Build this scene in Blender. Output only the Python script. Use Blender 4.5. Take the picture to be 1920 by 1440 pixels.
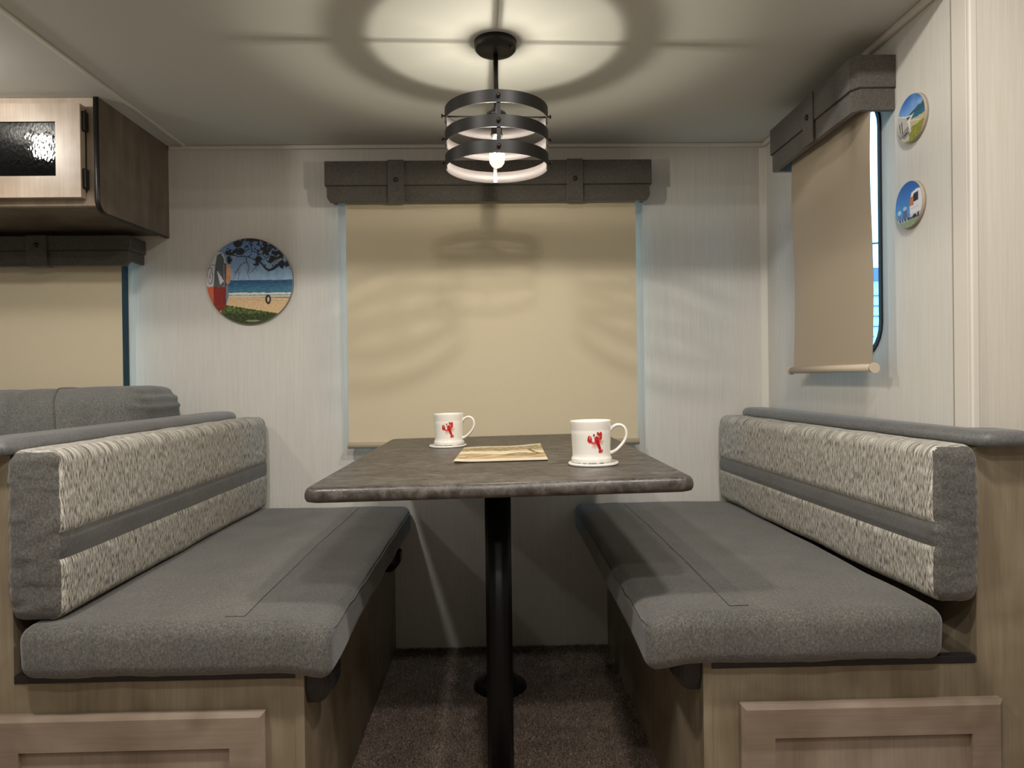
import bpy, bmesh, math, random
import numpy as np
from math import pi, sin, cos, radians
from mathutils import Vector, Matrix, noise

random.seed(7)
S = bpy.context.scene
COL = S.collection
for o in list(bpy.data.objects):
    bpy.data.objects.remove(o)

# ------------------------------------------------------------------ camera
cd = bpy.data.cameras.new('camera')
cam = bpy.data.objects.new('camera', cd)
COL.objects.link(cam)
cam.location = (0, 0, 0.92)
cam.rotation_euler = (pi/2 - 0.006, 0.013, -0.022)
cd.sensor_width = 36
cd.lens = 1320/1920*36
cd.clip_start = 0.02
S.camera = cam

# ------------------------------------------------------------------ world
W = bpy.data.worlds.new('world')
S.world = W
W.use_nodes = True
bg = W.node_tree.nodes['Background']
bg.inputs[0].default_value = (0.17, 0.35, 0.60, 1)
bg.inputs[1].default_value = 11.0

S.view_settings.view_transform = 'Standard'
S.view_settings.look = 'None'
S.view_settings.gamma = 1
S.view_settings.exposure = 0.0
S.view_settings.use_curve_mapping = False

# ------------------------------------------------------------------ lights of the room
BULB = (0.008, 1.685, 1.454)
POWER_BULB = 16.5
def point(name, loc, power, color, radius):
    l = bpy.data.lights.new(name, 'POINT')
    l.energy = power; l.color = color; l.shadow_soft_size = radius
    o = bpy.data.objects.new(name, l); COL.objects.link(o); o.location = loc
    return o
def disk(name, loc, power, color, size, rot=(0, 0, 0)):
    l = bpy.data.lights.new(name, 'AREA')
    l.shape = 'DISK'; l.size = size
    l.energy = power; l.color = color
    o = bpy.data.objects.new(name, l); COL.objects.link(o)
    o.location = loc; o.rotation_euler = rot
    return o
for dz in (-0.005, 0.0, 0.005):      # the upright lit filament
    point('bulb_light', (BULB[0], BULB[1], BULB[2]+dz), POWER_BULB/3, (1.0, 0.92, 0.77), 0.007)
WARM = (1.0, 0.95, 0.89)
LAMPS = [((-0.72, 0.70, 2.03), 16.5), ((-1.46, 1.64, 1.712), 6.0), ((0.50, 0.70, 2.03), 15.0), ((0.10, -0.05, 2.03), 15.0), ((0.0, -0.70, 2.03), 11.0)]
for p, e in LAMPS:
    if p[2] > 1.9: disk('ceiling_lamp_light', (p[0], p[1], p[2]-0.012), e, WARM, 0.12)
    else: point('ceiling_lamp_light', (p[0], p[1], p[2]-0.030), e, WARM, 0.022)

# ------------------------------------------------------------------ materials
def srgb(r, g, b):
    f = lambda c: (c/255/12.92) if c/255 <= 0.04045 else ((c/255+0.055)/1.055)**2.4
    return (f(r), f(g), f(b), 1)
def new_mat(name):
    m = bpy.data.materials.new(name); m.use_nodes = True
    nt = m.node_tree
    return m, nt, nt.nodes['Principled BSDF']
def N(nt, t, **k):
    n = nt.nodes.new(t)
    for a, b in k.items(): setattr(n, a, b)
    return n
def plain(name, c, rough=0.5, metal=0.0, spec=0.5, emit=None, estr=0):
    m, nt, b = new_mat(name)
    b.inputs['Base Color'].default_value = c
    b.inputs['Roughness'].default_value = rough
    b.inputs['Metallic'].default_value = metal
    b.inputs['Specular IOR Level'].default_value = spec
    if emit:
        b.inputs['Emission Color'].default_value = emit
        b.inputs['Emission Strength'].default_value = estr
    return m
def coords(nt, scale, rot=(0, 0, 0), kind='Object'):
    tc = N(nt, 'ShaderNodeTexCoord')
    mp = N(nt, 'ShaderNodeMapping')
    mp.inputs['Scale'].default_value = scale
    mp.inputs['Rotation'].default_value = rot
    nt.links.new(tc.outputs[kind], mp.inputs[0])
    return mp.outputs[0]
def noise_n(nt, vec, scale=1.0, detail=3, rough=0.55, dist=0.0):
    n = N(nt, 'ShaderNodeTexNoise')
    n.inputs['Scale'].default_value = scale
    n.inputs['Detail'].default_value = detail
    n.inputs['Roughness'].default_value = rough
    n.inputs['Distortion'].default_value = dist
    nt.links.new(vec, n.inputs['Vector'])
    return n.outputs['Fac']
def ramp(nt, fac, stops):
    r = N(nt, 'ShaderNodeValToRGB')
    e = r.color_ramp.elements
    while len(e) < len(stops): e.new(0.5)
    for i, (p, c) in enumerate(stops):
        e[i].position = p; e[i].color = c
    nt.links.new(fac, r.inputs[0])
    return r.outputs[0]
def mix(nt, a, b, fac, mode='MIX'):
    m = N(nt, 'ShaderNodeMix', data_type='RGBA', blend_type=mode)
    m.inputs[0].default_value = fac if isinstance(fac, (int, float)) else 0.5
    if not isinstance(fac, (int, float)): nt.links.new(fac, m.inputs[0])
    for s, v in ((6, a), (7, b)):
        if isinstance(v, tuple): m.inputs[s].default_value = v
        else: nt.links.new(v, m.inputs[s])
    return m.outputs[2]
def bump(nt, b, h, strength, dist=0.001):
    n = N(nt, 'ShaderNodeBump')
    n.inputs['Strength'].default_value = strength
    n.inputs['Distance'].default_value = dist
    nt.links.new(h, n.inputs['Height'])
    nt.links.new(n.outputs[0], b.inputs['Normal'])

def wallpaper(name, c1, c2):
    m, nt, b = new_mat(name)
    f = noise_n(nt, coords(nt, (420, 420, 9)), 1, 3, 0.6)
    g = noise_n(nt, coords(nt, (90, 90, 2.2)), 1, 2, 0.5)
    h = mix(nt, f, g, 0.25)
    col = ramp(nt, h, [(0.32, c1), (0.68, c2)])
    nt.links.new(col, b.inputs['Base Color'])
    b.inputs['Roughness'].default_value = 0.62
    bump(nt, b, f, 0.35, 0.0006)
    return m
def wood(name, c1, c2, c3, grain='z', rough=0.45):
    m, nt, b = new_mat(name)
    sc = {'z': (13, 13, 1.5), 'x': (1.5, 13, 13), 'y': (13, 1.5, 13)}[grain]
    sf = {'z': (240, 240, 8), 'x': (8, 240, 240), 'y': (240, 8, 240)}[grain]
    a = noise_n(nt, coords(nt, sc), 1, 4, 0.6, 1.2)
    f = noise_n(nt, coords(nt, sf), 1, 2, 0.5)
    k = noise_n(nt, coords(nt, (7, 7, 7)), 1, 2, 0.5, 0.6)
    c = ramp(nt, a, [(0.28, c1), (0.52, c2), (0.75, c3)])
    c = mix(nt, c, ramp(nt, f, [(0.3, srgb(150, 142, 134)), (0.6, (1, 1, 1, 1))]), 0.14, 'MULTIPLY')
    c = mix(nt, c, ramp(nt, k, [(0.3, srgb(196, 188, 178)), (0.7, (1, 1, 1, 1))]), 0.8, 'MULTIPLY')
    nt.links.new(c, b.inputs['Base Color'])
    b.inputs['Roughness'].default_value = rough
    bump(nt, b, f, 0.15, 0.0004)
    return m
def felt(name, c1, c2, c3, s=1.0, bstr=0.5):
    m, nt, b = new_mat(name)
    a = noise_n(nt, coords(nt, (520*s, 520*s, 300*s)), 1, 2, 0.6)
    g = noise_n(nt, coords(nt, (210*s, 210*s, 130*s), (0.4, 0.3, 0.2)), 1, 3, 0.65)
    k = noise_n(nt, coords(nt, (11, 11, 11)), 1, 3, 0.5)
    h = mix(nt, a, g, 0.5)
    c = ramp(nt, h, [(0.34, c1), (0.5, c2), (0.68, c3)])
    c = mix(nt, c, ramp(nt, k, [(0.3, srgb(215, 215, 215)), (0.7, (1, 1, 1, 1))]), 0.6, 'MULTIPLY')
    nt.links.new(c, b.inputs['Base Color'])
    b.inputs['Roughness'].default_value = 0.9
    b.inputs['Specular IOR Level'].default_value = 0.2
    b.inputs['Sheen Weight'].default_value = 0.25
    b.inputs['Sheen Roughness'].default_value = 0.5
    bump(nt, b, h, bstr, 0.0012)
    return m
def tweed(name, sgn):
    # dashes run round the cushion's profile: over the top and down the face
    m, nt, b = new_mat(name)
    tc = N(nt, 'ShaderNodeTexCoord')
    sp = N(nt, 'ShaderNodeSeparateXYZ')
    nt.links.new(tc.outputs['Object'], sp.inputs[0])
    w = N(nt, 'ShaderNodeMath', operation='ADD' if sgn > 0 else 'SUBTRACT')
    nt.links.new(sp.outputs['Z'], w.inputs[0]); nt.links.new(sp.outputs['X'], w.inputs[1])
    cb = N(nt, 'ShaderNodeCombineXYZ')
    nt.links.new(sp.outputs['Y'], cb.inputs[0]); nt.links.new(w.outputs[0], cb.inputs[1])
    def mp(s):
        q = N(nt, 'ShaderNodeMapping'); q.inputs['Scale'].default_value = s
        nt.links.new(cb.outputs[0], q.inputs[0]); return q.outputs[0]
    a = noise_n(nt, mp((540, 66, 1)), 1, 1.5, 0.55, 0.15)
    g = noise_n(nt, mp((230, 30, 1)), 1, 2, 0.5)
    h = noise_n(nt, mp((560, 700, 1)), 1, 1, 0.5)
    mm = mix(nt, a, g, 0.28)
    c = ramp(nt, mm, [(0.37, srgb(88, 83, 77)), (0.46, srgb(150, 146, 138)), (0.57, srgb(204, 200, 190)), (0.8, srgb(226, 222, 212))])
    c = mix(nt, c, ramp(nt, h, [(0.35, srgb(178, 172, 162)), (0.6, (1, 1, 1, 1))]), 0.5, 'MULTIPLY')
    nt.links.new(c, b.inputs['Base Color'])
    b.inputs['Roughness'].default_value = 0.92
    b.inputs['Specular IOR Level'].default_value = 0.15
    bump(nt, b, mix(nt, mm, h, 0.4), 0.8, 0.0016)
    return m
def shade_cloth(name, c, trans=0.07):
    m, nt, b = new_mat(name)
    out = nt.nodes['Material Output']
    f = noise_n(nt, coords(nt, (700, 700, 700)), 1, 1, 0.5)
    c0 = tuple(x*0.95 for x in c[:3]) + (1,)
    col = ramp(nt, f, [(0.35, c0), (0.65, c)])
    nt.links.new(col, b.inputs['Base Color'])
    b.inputs['Roughness'].default_value = 0.75
    b.inputs['Specular IOR Level'].default_value = 0.25
    t = N(nt, 'ShaderNodeBsdfTranslucent')
    t.inputs['Color'].default_value = c
    ms = N(nt, 'ShaderNodeMixShader'); ms.inputs[0].default_value = trans
    nt.links.new(b.outputs[0], ms.inputs[1]); nt.links.new(t.outputs[0], ms.inputs[2])
    nt.links.new(ms.outputs[0], out.inputs[0])
    return m
def thin_glass(name, tint=(0.92, 0.97, 0.98, 1)):
    m, nt, b = new_mat(name)
    out = nt.nodes['Material Output']
    t = N(nt, 'ShaderNodeBsdfTransparent'); t.inputs[0].default_value = tint
    g = N(nt, 'ShaderNodeBsdfGlossy'); g.inputs['Roughness'].default_value = 0.02
    lw = N(nt, 'ShaderNodeLayerWeight'); lw.inputs[0].default_value = 0.5
    pw = N(nt, 'ShaderNodeMath', operation='POWER'); pw.inputs[1].default_value = 4.0
    nt.links.new(lw.outputs['Facing'], pw.inputs[0])
    fr = N(nt, 'ShaderNodeMath', operation='MULTIPLY_ADD'); fr.inputs[1].default_value = 0.5; fr.inputs[2].default_value = 0.03
    nt.links.new(pw.outputs[0], fr.inputs[0])
    ms = N(nt, 'ShaderNodeMixShader')
    nt.links.new(fr.outputs[0], ms.inputs[0])
    nt.links.new(t.outputs[0], ms.inputs[1]); nt.links.new(g.outputs[0], ms.inputs[2])
    nt.links.new(ms.outputs[0], out.inputs[0])
    return m
def print_mat(name, rough=0.4):
    m, nt, b = new_mat(name)
    a = N(nt, 'ShaderNodeVertexColor', layer_name='print')
    nt.links.new(a.outputs[0], b.inputs['Base Color'])
    b.inputs['Roughness'].default_value = rough
    return m

M = {}
M['wall'] = wallpaper('wallpaper', srgb(202, 199, 191), srgb(213, 210, 203))
M['panel_wall'] = wallpaper('flange_panel', srgb(206, 199, 186), srgb(216, 210, 198))
M['trim'] = plain('painted_trim', srgb(214, 209, 198), 0.45)
M['ceiling'] = plain('ceiling_panel', srgb(203, 204, 197), 0.6)
M['fabric'] = felt('grey_upholstery', srgb(65, 63, 60), srgb(91, 89, 84), srgb(123, 120, 114), 1.25)
M['sofa'] = felt('sofa_upholstery', srgb(82, 82, 79), srgb(108, 108, 104), srgb(138, 137, 132), 1.25)
M['vinyl'] = felt('grey_padded_rail', srgb(76, 76, 76), srgb(94, 94, 93), srgb(112, 112, 110), 1.0, 0.25)
M['vinyl'].node_tree.nodes['Principled BSDF'].inputs['Roughness'].default_value = 0.5
M['vinyl'].node_tree.nodes['Principled BSDF'].inputs['Specular IOR Level'].default_value = 0.45
M['valance'] = felt('valance_linen', srgb(70, 67, 62), srgb(86, 82, 76), srgb(106, 102, 95), 1.3, 0.4)
M['band'] = felt('stripe_cloth', srgb(68, 67, 64), srgb(84, 83, 79), srgb(102, 100, 96), 1.2, 0.3)
M['tweedL'] = tweed('tweed_left', 1)
M['tweedR'] = tweed('tweed_right', -1)
M['seam'] = plain('seam_thread', srgb(66, 63, 59), 0.9)
M['frame'] = wood('cabinet_wood', srgb(120, 109, 89), srgb(141, 129, 107), srgb(156, 144, 121), 'z')
M['framex'] = wood('cabinet_wood_rail', srgb(120, 109, 89), srgb(141, 129, 107), srgb(156, 144, 121), 'x')
M['door'] = wood('door_wood', srgb(140, 125, 110), srgb(150, 135, 120), srgb(159, 144, 129), 'z', 0.4)
M['doorx'] = wood('door_wood_rail', srgb(140, 125, 110), srgb(150, 135, 120), srgb(159, 144, 129), 'x', 0.4)
M['dark_wood'] = wood('overhead_side_wood', srgb(94, 84, 71), srgb(115, 103, 88), srgb(132, 119, 103), 'z')
M['lamplit_door'] = wood('lamplit_overhead_door', srgb(176, 160, 142), srgb(188, 172, 154), srgb(198, 183, 166), 'z', 0.35)  # door wood lightened: the nearby lamp's brightness is put into the colour
M['black'] = plain('black_plastic', srgb(24, 23, 23), 0.38)
M['edge'] = plain('black_edge_trim', srgb(28, 26, 28), 0.3)
M['iron'] = plain('black_iron', srgb(25, 23, 21), 0.45, 0.2)
M['pole'] = plain('black_pole_paint', srgb(12, 11, 11), 0.45, 0, 0.22)
m, nt, b = new_mat('black_textured_glass'); M['glossblack'] = m
b.inputs['Base Color'].default_value = srgb(7, 8, 10); b.inputs['Roughness'].default_value = 0.03
gb = N(nt, 'ShaderNodeTexVoronoi'); gb.inputs['Scale'].default_value = 1.0
nt.links.new(coords(nt, (150, 150, 90)), gb.inputs['Vector'])
bump(nt, b, gb.outputs['Distance'], 0.16, 0.0012)
M['glass'] = thin_glass('window_glass')
M['bulbglass'] = thin_glass('bulb_glass', (1, 1, 1, 1))
m, nt, b = new_mat('lit_bulb_glass'); M['bulbglass'] = m
t_ = N(nt, 'ShaderNodeBsdfTransparent'); e_ = N(nt, 'ShaderNodeEmission')
e_.inputs[0].default_value = (1.0, 0.93, 0.78, 1); e_.inputs[1].default_value = 1.6
ms_ = N(nt, 'ShaderNodeMixShader'); ms_.inputs[0].default_value = 0.45
nt.links.new(t_.outputs[0], ms_.inputs[1]); nt.links.new(e_.outputs[0], ms_.inputs[2]); nt.links.new(ms_.outputs[0], nt.nodes['Material Output'].inputs[0])
M['filament'] = plain('lit_filament', (1, 1, 1, 1), 0.5, emit=(1.0, 0.86, 0.6, 1), estr=60)
M['diffuser'] = plain('lit_diffuser', (1, 1, 1, 1), 0.5, emit=(1.0, 0.95, 0.88, 1), estr=45)
M['white_metal'] = plain('white_metal', srgb(220, 218, 212), 0.35)
M['rubber'] = plain('window_frame_black', srgb(22, 26, 32), 0.35)
M['shade'] = shade_cloth('roller_shade_cloth', srgb(216, 203, 174))
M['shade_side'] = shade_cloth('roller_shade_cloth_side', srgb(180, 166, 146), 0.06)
M['shade_bar'] = plain('shade_bottom_bar', srgb(190, 176, 156), 0.5)
M['china'] = plain('white_china', srgb(240, 235, 224), 0.18)
M['brass'] = plain('aged_screw', srgb(70, 62, 52), 0.35, 0.8)
M['steel'] = plain('brushed_steel', srgb(150, 148, 144), 0.3, 0.9)
M['print'] = print_mat('printed_picture', 0.35)
M['paper'] = print_mat('printed_paper', 0.6)
M['decal'] = print_mat('glazed_decal', 0.2)
M['mdf'] = plain('plaque_edge', srgb(160, 148, 128), 0.6)

# table laminate
m, nt, b = new_mat('slate_laminate'); M['table'] = m
a = noise_n(nt, coords(nt, (17, 24, 20)), 1, 7, 0.72, 1.2)
g = noise_n(nt, coords(nt, (90, 130, 90)), 1, 3, 0.6, 0.4)
c = ramp(nt, a, [(0.32, srgb(48, 44, 41)), (0.45, srgb(69, 64, 59)), (0.56, srgb(88, 82, 76)), (0.72, srgb(124, 117, 109))])
c = mix(nt, c, ramp(nt, g, [(0.35, srgb(176, 172, 168)), (0.62, (1, 1, 1, 1))]), 0.6, 'MULTIPLY')
nt.links.new(c, b.inputs['Base Color'])
nt.links.new(ramp(nt, g, [(0.3, (0.30,)*3+(1,)), (0.7, (0.48,)*3+(1,))]), b.inputs['Roughness'])
bump(nt, b, mix(nt, g, a, 0.5), 0.45, 0.0014)
# carpet
m, nt, b = new_mat('carpet_pile'); M['carpet'] = m
a = noise_n(nt, coords(nt, (260, 260, 260)), 1, 3, 0.7)
g = noise_n(nt, coords(nt, (14, 14, 14)), 1, 3, 0.6)
c = ramp(nt, a, [(0.36, srgb(108, 94, 84)), (0.52, srgb(158, 141, 128)), (0.68, srgb(216, 200, 184))])
c = mix(nt, c, ramp(nt, g, [(0.3, srgb(190, 186, 180)), (0.7, (1, 1, 1, 1))]), 0.6, 'MULTIPLY')
nt.links.new(c, b.inputs['Base Color'])
b.inputs['Roughness'].default_value = 0.95
b.inputs['Specular IOR Level'].default_value = 0.1
bump(nt, b, a, 1.0, 0.004)

# ------------------------------------------------------------------ mesh helpers
class MB:
    def __init__(s): s.v = []; s.f = []; s.sm = []
    def add(s, vs, fs, smooth=False):
        k = len(s.v); s.v += [tuple(v) for v in vs]
        for f in fs: s.f.append([i+k for i in f]); s.sm.append(smooth)
        return s
    def build(s, name, mat, parent=None, origin=None, bevel=0, seg=2):
        me = bpy.data.meshes.new(name)
        o0 = Vector(origin) if origin else Vector((0, 0, 0))
        me.from_pydata([tuple(Vector(v)-o0) for v in s.v], [], s.f)
        me.polygons.foreach_set('use_smooth', s.sm)
        me.materials.append(mat)
        o = bpy.data.objects.new(name, me); COL.objects.link(o)
        o.location = o0
        if parent:
            o.parent = parent
            o.location = o0 - (parent.location if origin or True else Vector())
        if bevel:
            bm = bmesh.new(); bm.from_mesh(me)
            bmesh.ops.remove_doubles(bm, verts=bm.verts, dist=1e-6)
            es = [e for e in bm.edges if len(e.link_faces) == 2 and e.calc_face_angle(0) > 0.5]
            bmesh.ops.bevel(bm, geom=es, offset=bevel, segments=seg, profile=0.5, affect='EDGES', clamp_overlap=True)
            bmesh.ops.recalc_face_normals(bm, faces=bm.faces)
            bm.to_mesh(me); bm.free()
        return o
def box(mb, x0, x1, y0, y1, z0, z1):
    v = [(x, y, z) for x in (x0, x1) for y in (y0, y1) for z in (z0, z1)]
    return mb.add(v, [(0, 1, 3, 2), (4, 6, 7, 5), (0, 4, 5, 1), (2, 3, 7, 6), (0, 2, 6, 4), (1, 5, 7, 3)])
def prism(mb, poly, a0, a1, axis, smooth=False):
    """extrude a 2-D polygon along an axis: axis z uses (x,y), y uses (x,z), x uses (y,z)"""
    def P(p, a):
        return {'z': (p[0], p[1], a), 'y': (p[0], a, p[1]), 'x': (a, p[0], p[1])}[axis]
    n = len(poly)
    ar = sum(poly[i][0]*poly[(i+1) % n][1]-poly[(i+1) % n][0]*poly[i][1] for i in range(n))
    pl = poly if (ar > 0) else poly[::-1]
    if axis == 'y': pl = pl[::-1]
    v = [P(p, a0) for p in pl] + [P(p, a1) for p in pl]
    f = [tuple(range(n))[::-1], tuple(range(n, 2*n))]
    mb.add(v, f)
    k = len(mb.v)-2*n
    for i in range(n):
        j = (i+1) % n
        mb.f.append([k+i, k+j, k+n+j, k+n+i]); mb.sm.append(smooth)
    return mb
def tube(mb, pts, r, seg=10, caps=True, closed=False, flat=1.0):
    pts = [Vector(p) for p in pts]; n = len(pts)
    rr = r if isinstance(r, (list, tuple)) else [r]*n
    t0 = (pts[1]-pts[0]).normalized()
    up = Vector((0, 0, 1)) if abs(t0.z) < 0.9 else Vector((1, 0, 0))
    nrm = t0.cross(up).normalized(); rings = []
    for i in range(n):
        if closed: t = (pts[(i+1) % n]-pts[i-1]).normalized()
        else: t = (pts[min(i+1, n-1)]-pts[max(i-1, 0)]).normalized()
        nrm = (nrm - t*nrm.dot(t)).normalized(); bi = t.cross(nrm)
        rings.append([pts[i] + (nrm*cos(2*pi*k/seg)+bi*sin(2*pi*k/seg)*flat)*rr[i] for k in range(seg)])
    v = [p for ring in rings for p in ring]; f = []
    for i in range(n if closed else n-1):
        j = (i+1) % n
        for k in range(seg):
            l = (k+1) % seg
            f.append((i*seg+k, i*seg+l, j*seg+l, j*seg+k))
    mb.add(v, f, True)
    if caps and not closed:
        b = len(mb.v)-n*seg
        mb.f.append([b+k for k in range(seg)][::-1]); mb.sm.append(False)
        mb.f.append([b+(n-1)*seg+k for k in range(seg)]); mb.sm.append(False)
    return mb
def lathe(mb, prof, c=(0, 0, 0), seg=40, axis='z', smooth=True):
    """prof: (radius, height); closes at radius 0"""
    n = len(prof); v = []
    for r, h in prof:
        for k in range(seg):
            a = 2*pi*k/seg
            p = (r*cos(a), r*sin(a), h)
            if axis == 'y': p = (p[0], -p[2], p[1])
            if axis == 'x': p = (p[2], p[0], p[1])
            v.append((p[0]+c[0], p[1]+c[1], p[2]+c[2]))
    f = []
    for i in range(n-1):
        for k in range(seg):
            l = (k+1) % seg
            f.append((i*seg+k, i*seg+l, (i+1)*seg+l, (i+1)*seg+k))
    mb.add(v, f, smooth)
    b = len(mb.v)-n*seg
    if prof[0][0] > 1e-6: mb.f.append([b+k for k in range(seg)][::-1]); mb.sm.append(False)
    if prof[-1][0] > 1e-6: mb.f.append([b+(n-1)*seg+k for k in range(seg)]); mb.sm.append(False)
    return mb
def empty(name, loc, label, cat, group=None, rot=(0, 0, 0)):
    o = bpy.data.objects.new(name, None); COL.objects.link(o)
    o.location = loc; o.rotation_euler = rot; o.empty_display_size = 0.05
    o['label'] = label; o['category'] = cat
    if group: o['group'] = group
    return o
def tag(o, label, cat, group=None):
    o['label'] = label; o['category'] = cat
    if group: o['group'] = group
    return o
def struct(o): o['kind'] = 'structure'; return o
def rrect(a0, a1, b0, b1, r, n=6):
    p = []
    for cx, cy, s in ((a1-r, b0+r, -90), (a1-r, b1-r, 0), (a0+r, b1-r, 90), (a0+r, b0+r, 180)):
        for i in range(n+1):
            t = radians(s+90*i/n); p.append((cx+r*cos(t), cy+r*sin(t)))
    return p

def soft_box(x, y, z, r, n=(8, 20, 8), shape=None, er=4):
    """closed box with round edges as (verts, quads); shape(p, nrm) -> p moves each vertex"""
    lo = Vector((x[0], y[0], z[0])); hi = Vector((x[1], y[1], z[1]))
    def line(a, b, k):
        out = [a + r - r*math.tan(pi/4*(1-i/er)) for i in range(er)]
        out += [a+r + (b-a-2*r)*i/k for i in range(k+1)]
        out += [b - r + r*math.tan(pi/4*(i+1)/er) for i in range(er)]
        return out
    L = [line(lo[i], hi[i], n[i]) for i in range(3)]
    bm = bmesh.new()
    for ax in range(3):
        u, w = [(1, 2), (2, 0), (0, 1)][ax]
        for side in (0, 1):
            g = []
            for a in L[u]:
                row = []
                for bb in L[w]:
                    p = [0, 0, 0]; p[ax] = hi[ax] if side else lo[ax]; p[u] = a; p[w] = bb
                    row.append(bm.verts.new(p))
                g.append(row)
            for i in range(len(g)-1):
                for j in range(len(g[0])-1):
                    q = [g[i][j], g[i+1][j], g[i+1][j+1], g[i][j+1]]
                    bm.faces.new(q if side else q[::-1])
    bmesh.ops.remove_doubles(bm, verts=bm.verts, dist=1e-6)
    rest = []
    for v in bm.verts:
        p = v.co; c = Vector([min(max(p[i], lo[i]+r), hi[i]-r) for i in range(3)])
        d = p-c; nr = d.normalized() if d.length > 1e-9 else Vector((0, 0, 1))
        q = c + nr*r
        rest.append(q.copy()); v.co = shape(q, nr) if shape else q
    bm.verts.index_update()
    vs = [v.co.copy() for v in bm.verts]; fs = [[v.index for v in f.verts] for f in bm.faces]
    bm.free(); soft_box.rest = rest
    return vs, fs
def sub_mesh(vs, fs, keep):
    rest = soft_box.rest if len(soft_box.rest) == len(vs) else vs
    mb = MB(); idx = {}
    for f in fs:
        c = sum((rest[i] for i in f), Vector())/len(f)
        if keep(c):
            for i in f:
                if i not in idx: idx[i] = len(mb.v); mb.v.append(tuple(vs[i]))
            mb.f.append([idx[i] for i in f]); mb.sm.append(True)
    return mb
def sstep(a, b, x):
    t = min(max((x-a)/(b-a), 0), 1); return t*t*(3-2*t)

# ================================================================== SETTING
D = 2.42; XR = 0.937; ZC = 1.727; YF = 1.37; XL = -2.4
def hole_wall_y(name, mat, x0, x1, z0, z1, holes, y0, y1):
    """wall facing -y with rectangular holes"""
    mb = MB()
    xs = sorted({x0, x1} | {h[0] for h in holes} | {h[1] for h in holes})
    for a, b2 in zip(xs[:-1], xs[1:]):
        mid = (a+b2)/2; cuts = [h for h in holes if h[0] < mid < h[1]]
        z = z0
        for h in sorted(cuts, key=lambda q: q[2]):
            box(mb, a, b2, y0, y1, z, h[2]); z = h[3]
        box(mb, a, b2, y0, y1, z, z1)
    return struct(mb.build(name, mat))
WB = (-0.465, 0.445, 0.75, 1.56)           # back window opening x0 x1 z0 z1
WL = (-2.10, -1.272, 0.80, 1.36)
hole_wall_y('wall_back', M['wall'], XL, 1.02, 0, ZC+0.04, [WB, WL], D, D+0.05)

# right wall of the slide-out with a round-cornered opening
wy0, wy1, wz0, wz1, wr = 1.690, 2.06, 0.975, 1.60, 0.075
mb = MB()
inner = rrect(wy0, wy1, wz0, wz1, wr, 6)
oy0, oy1, oz0, oz1 = 1.40, D+0.05, 0.0, ZC+0.04
def outer_pt(p):
    cy, cz = (wy0+wy1)/2, (wz0+wz1)/2
    return p
outer = []
for i, p in enumerate(inner):
    q = i//7
    outer.append([(oy1, oz0), (oy1, oz1), (oy0, oz1), (oy0, oz0)][q])
v = [(XR, p[0], p[1]) for p in inner] + [(XR, p[0], p[1]) for p in outer] + [(XR+0.04, p[0], p[1]) for p in inner] + [(XR+0.04, p[0], p[1]) for p in outer]
n = len(inner); f = []
for i in range(n):
    j = (i+1) % n
    if outer[i] == outer[j]:
        f.append((i, j, n+i)); f.append((2*n+j, 2*n+i, 3*n+i))
    else:
        f.append((i, j, n+j, n+i)); f.append((2*n+j, 2*n+i, 3*n+i, 3*n+j))
        f.append((n+i, n+j, 3*n+j, 3*n+i))
    f.append((j, i, 2*n+i, 2*n+j))
mb.add(v, f)
struct(mb.build('wall_right', M['wall']))
# flange panel and main-room walls
mb = MB(); box(mb, XR+0.012, 2.2, YF, YF+0.03, 0, 2.06); struct(mb.build('wall_front_right', M['panel_wall']))
mb = MB(); box(mb, XL, XR+0.012, YF, YF+0.03, ZC+0.002, 2.06); struct(mb.build('wall_header', M['panel_wall']))
mb = MB(); box(mb, XL-0.05, XL, -2.2, D, 0, 2.06); struct(mb.build('wall_left', M['wall']))
mb = MB(); box(mb, 2.2, 2.25, -2.2, YF, 0, 2.06); struct(mb.build('wall_far_right', M['wall']))
mb = MB(); box(mb, XL, 2.2, -2.25, -2.2, 0, 2.06); struct(mb.build('wall_rear', M['wall']))
mb = MB(); box(mb, XL, 2.2, -2.2, YF, 2.04, 2.08); struct(mb.build('ceiling_main', M['ceiling']))
mb = MB(); box(mb, XL, XR+0.002, YF+0.03, D, ZC, ZC+0.03); struct(mb.build('ceiling', M['ceiling']))
mb = MB(); box(mb, XL, 2.2, -2.2, D, -0.05, 0.0); struct(mb.build('floor', M['carpet']))
# trims
mb = MB(); box(mb, -1.10, XR, D-0.012, D, ZC-0.013, ZC); struct(mb.build('trim_1', M['trim'], bevel=0.004))
mb = MB(); box(mb, XR-0.014, XR, 1.40, D-0.012, ZC-0.016, ZC); struct(mb.build('trim_2', M['trim'], bevel=0.004))
mb = MB(); prism(mb, [(XR, D), (XR-0.020, D), (XR-0.017, D-0.004), (XR-0.003, D-0.012), (XR, D-0.015)], 0.0, ZC-0.016, 'z'); struct(mb.build('trim_3', M['trim']))
mb = MB(); box(mb, -1.052, -1.040, YF+0.03, D-0.012, ZC-0.005, ZC); struct(mb.build('trim_4', M['trim'], bevel=0.002))
mb = MB(); box(mb, XR-0.003, XR+0.006, 1.372, 1.417, 0, ZC-0.016); struct(mb.build('trim_5', M['trim'], bevel=0.0015))
M['groove'] = plain('panel_seam', srgb(150, 144, 132), 0.6)
mb = MB(); box(mb, XR-0.0036, XR-0.0028, 1.4155, 1.4185, 0, ZC-0.016); struct(mb.build('trim_7', M['groove']))
mb = MB(); box(mb, XR-0.004, XR+0.012, 1.360, 1.372, 0, 2.04); struct(mb.build('trim_6', M['trim'], bevel=0.003))

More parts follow.
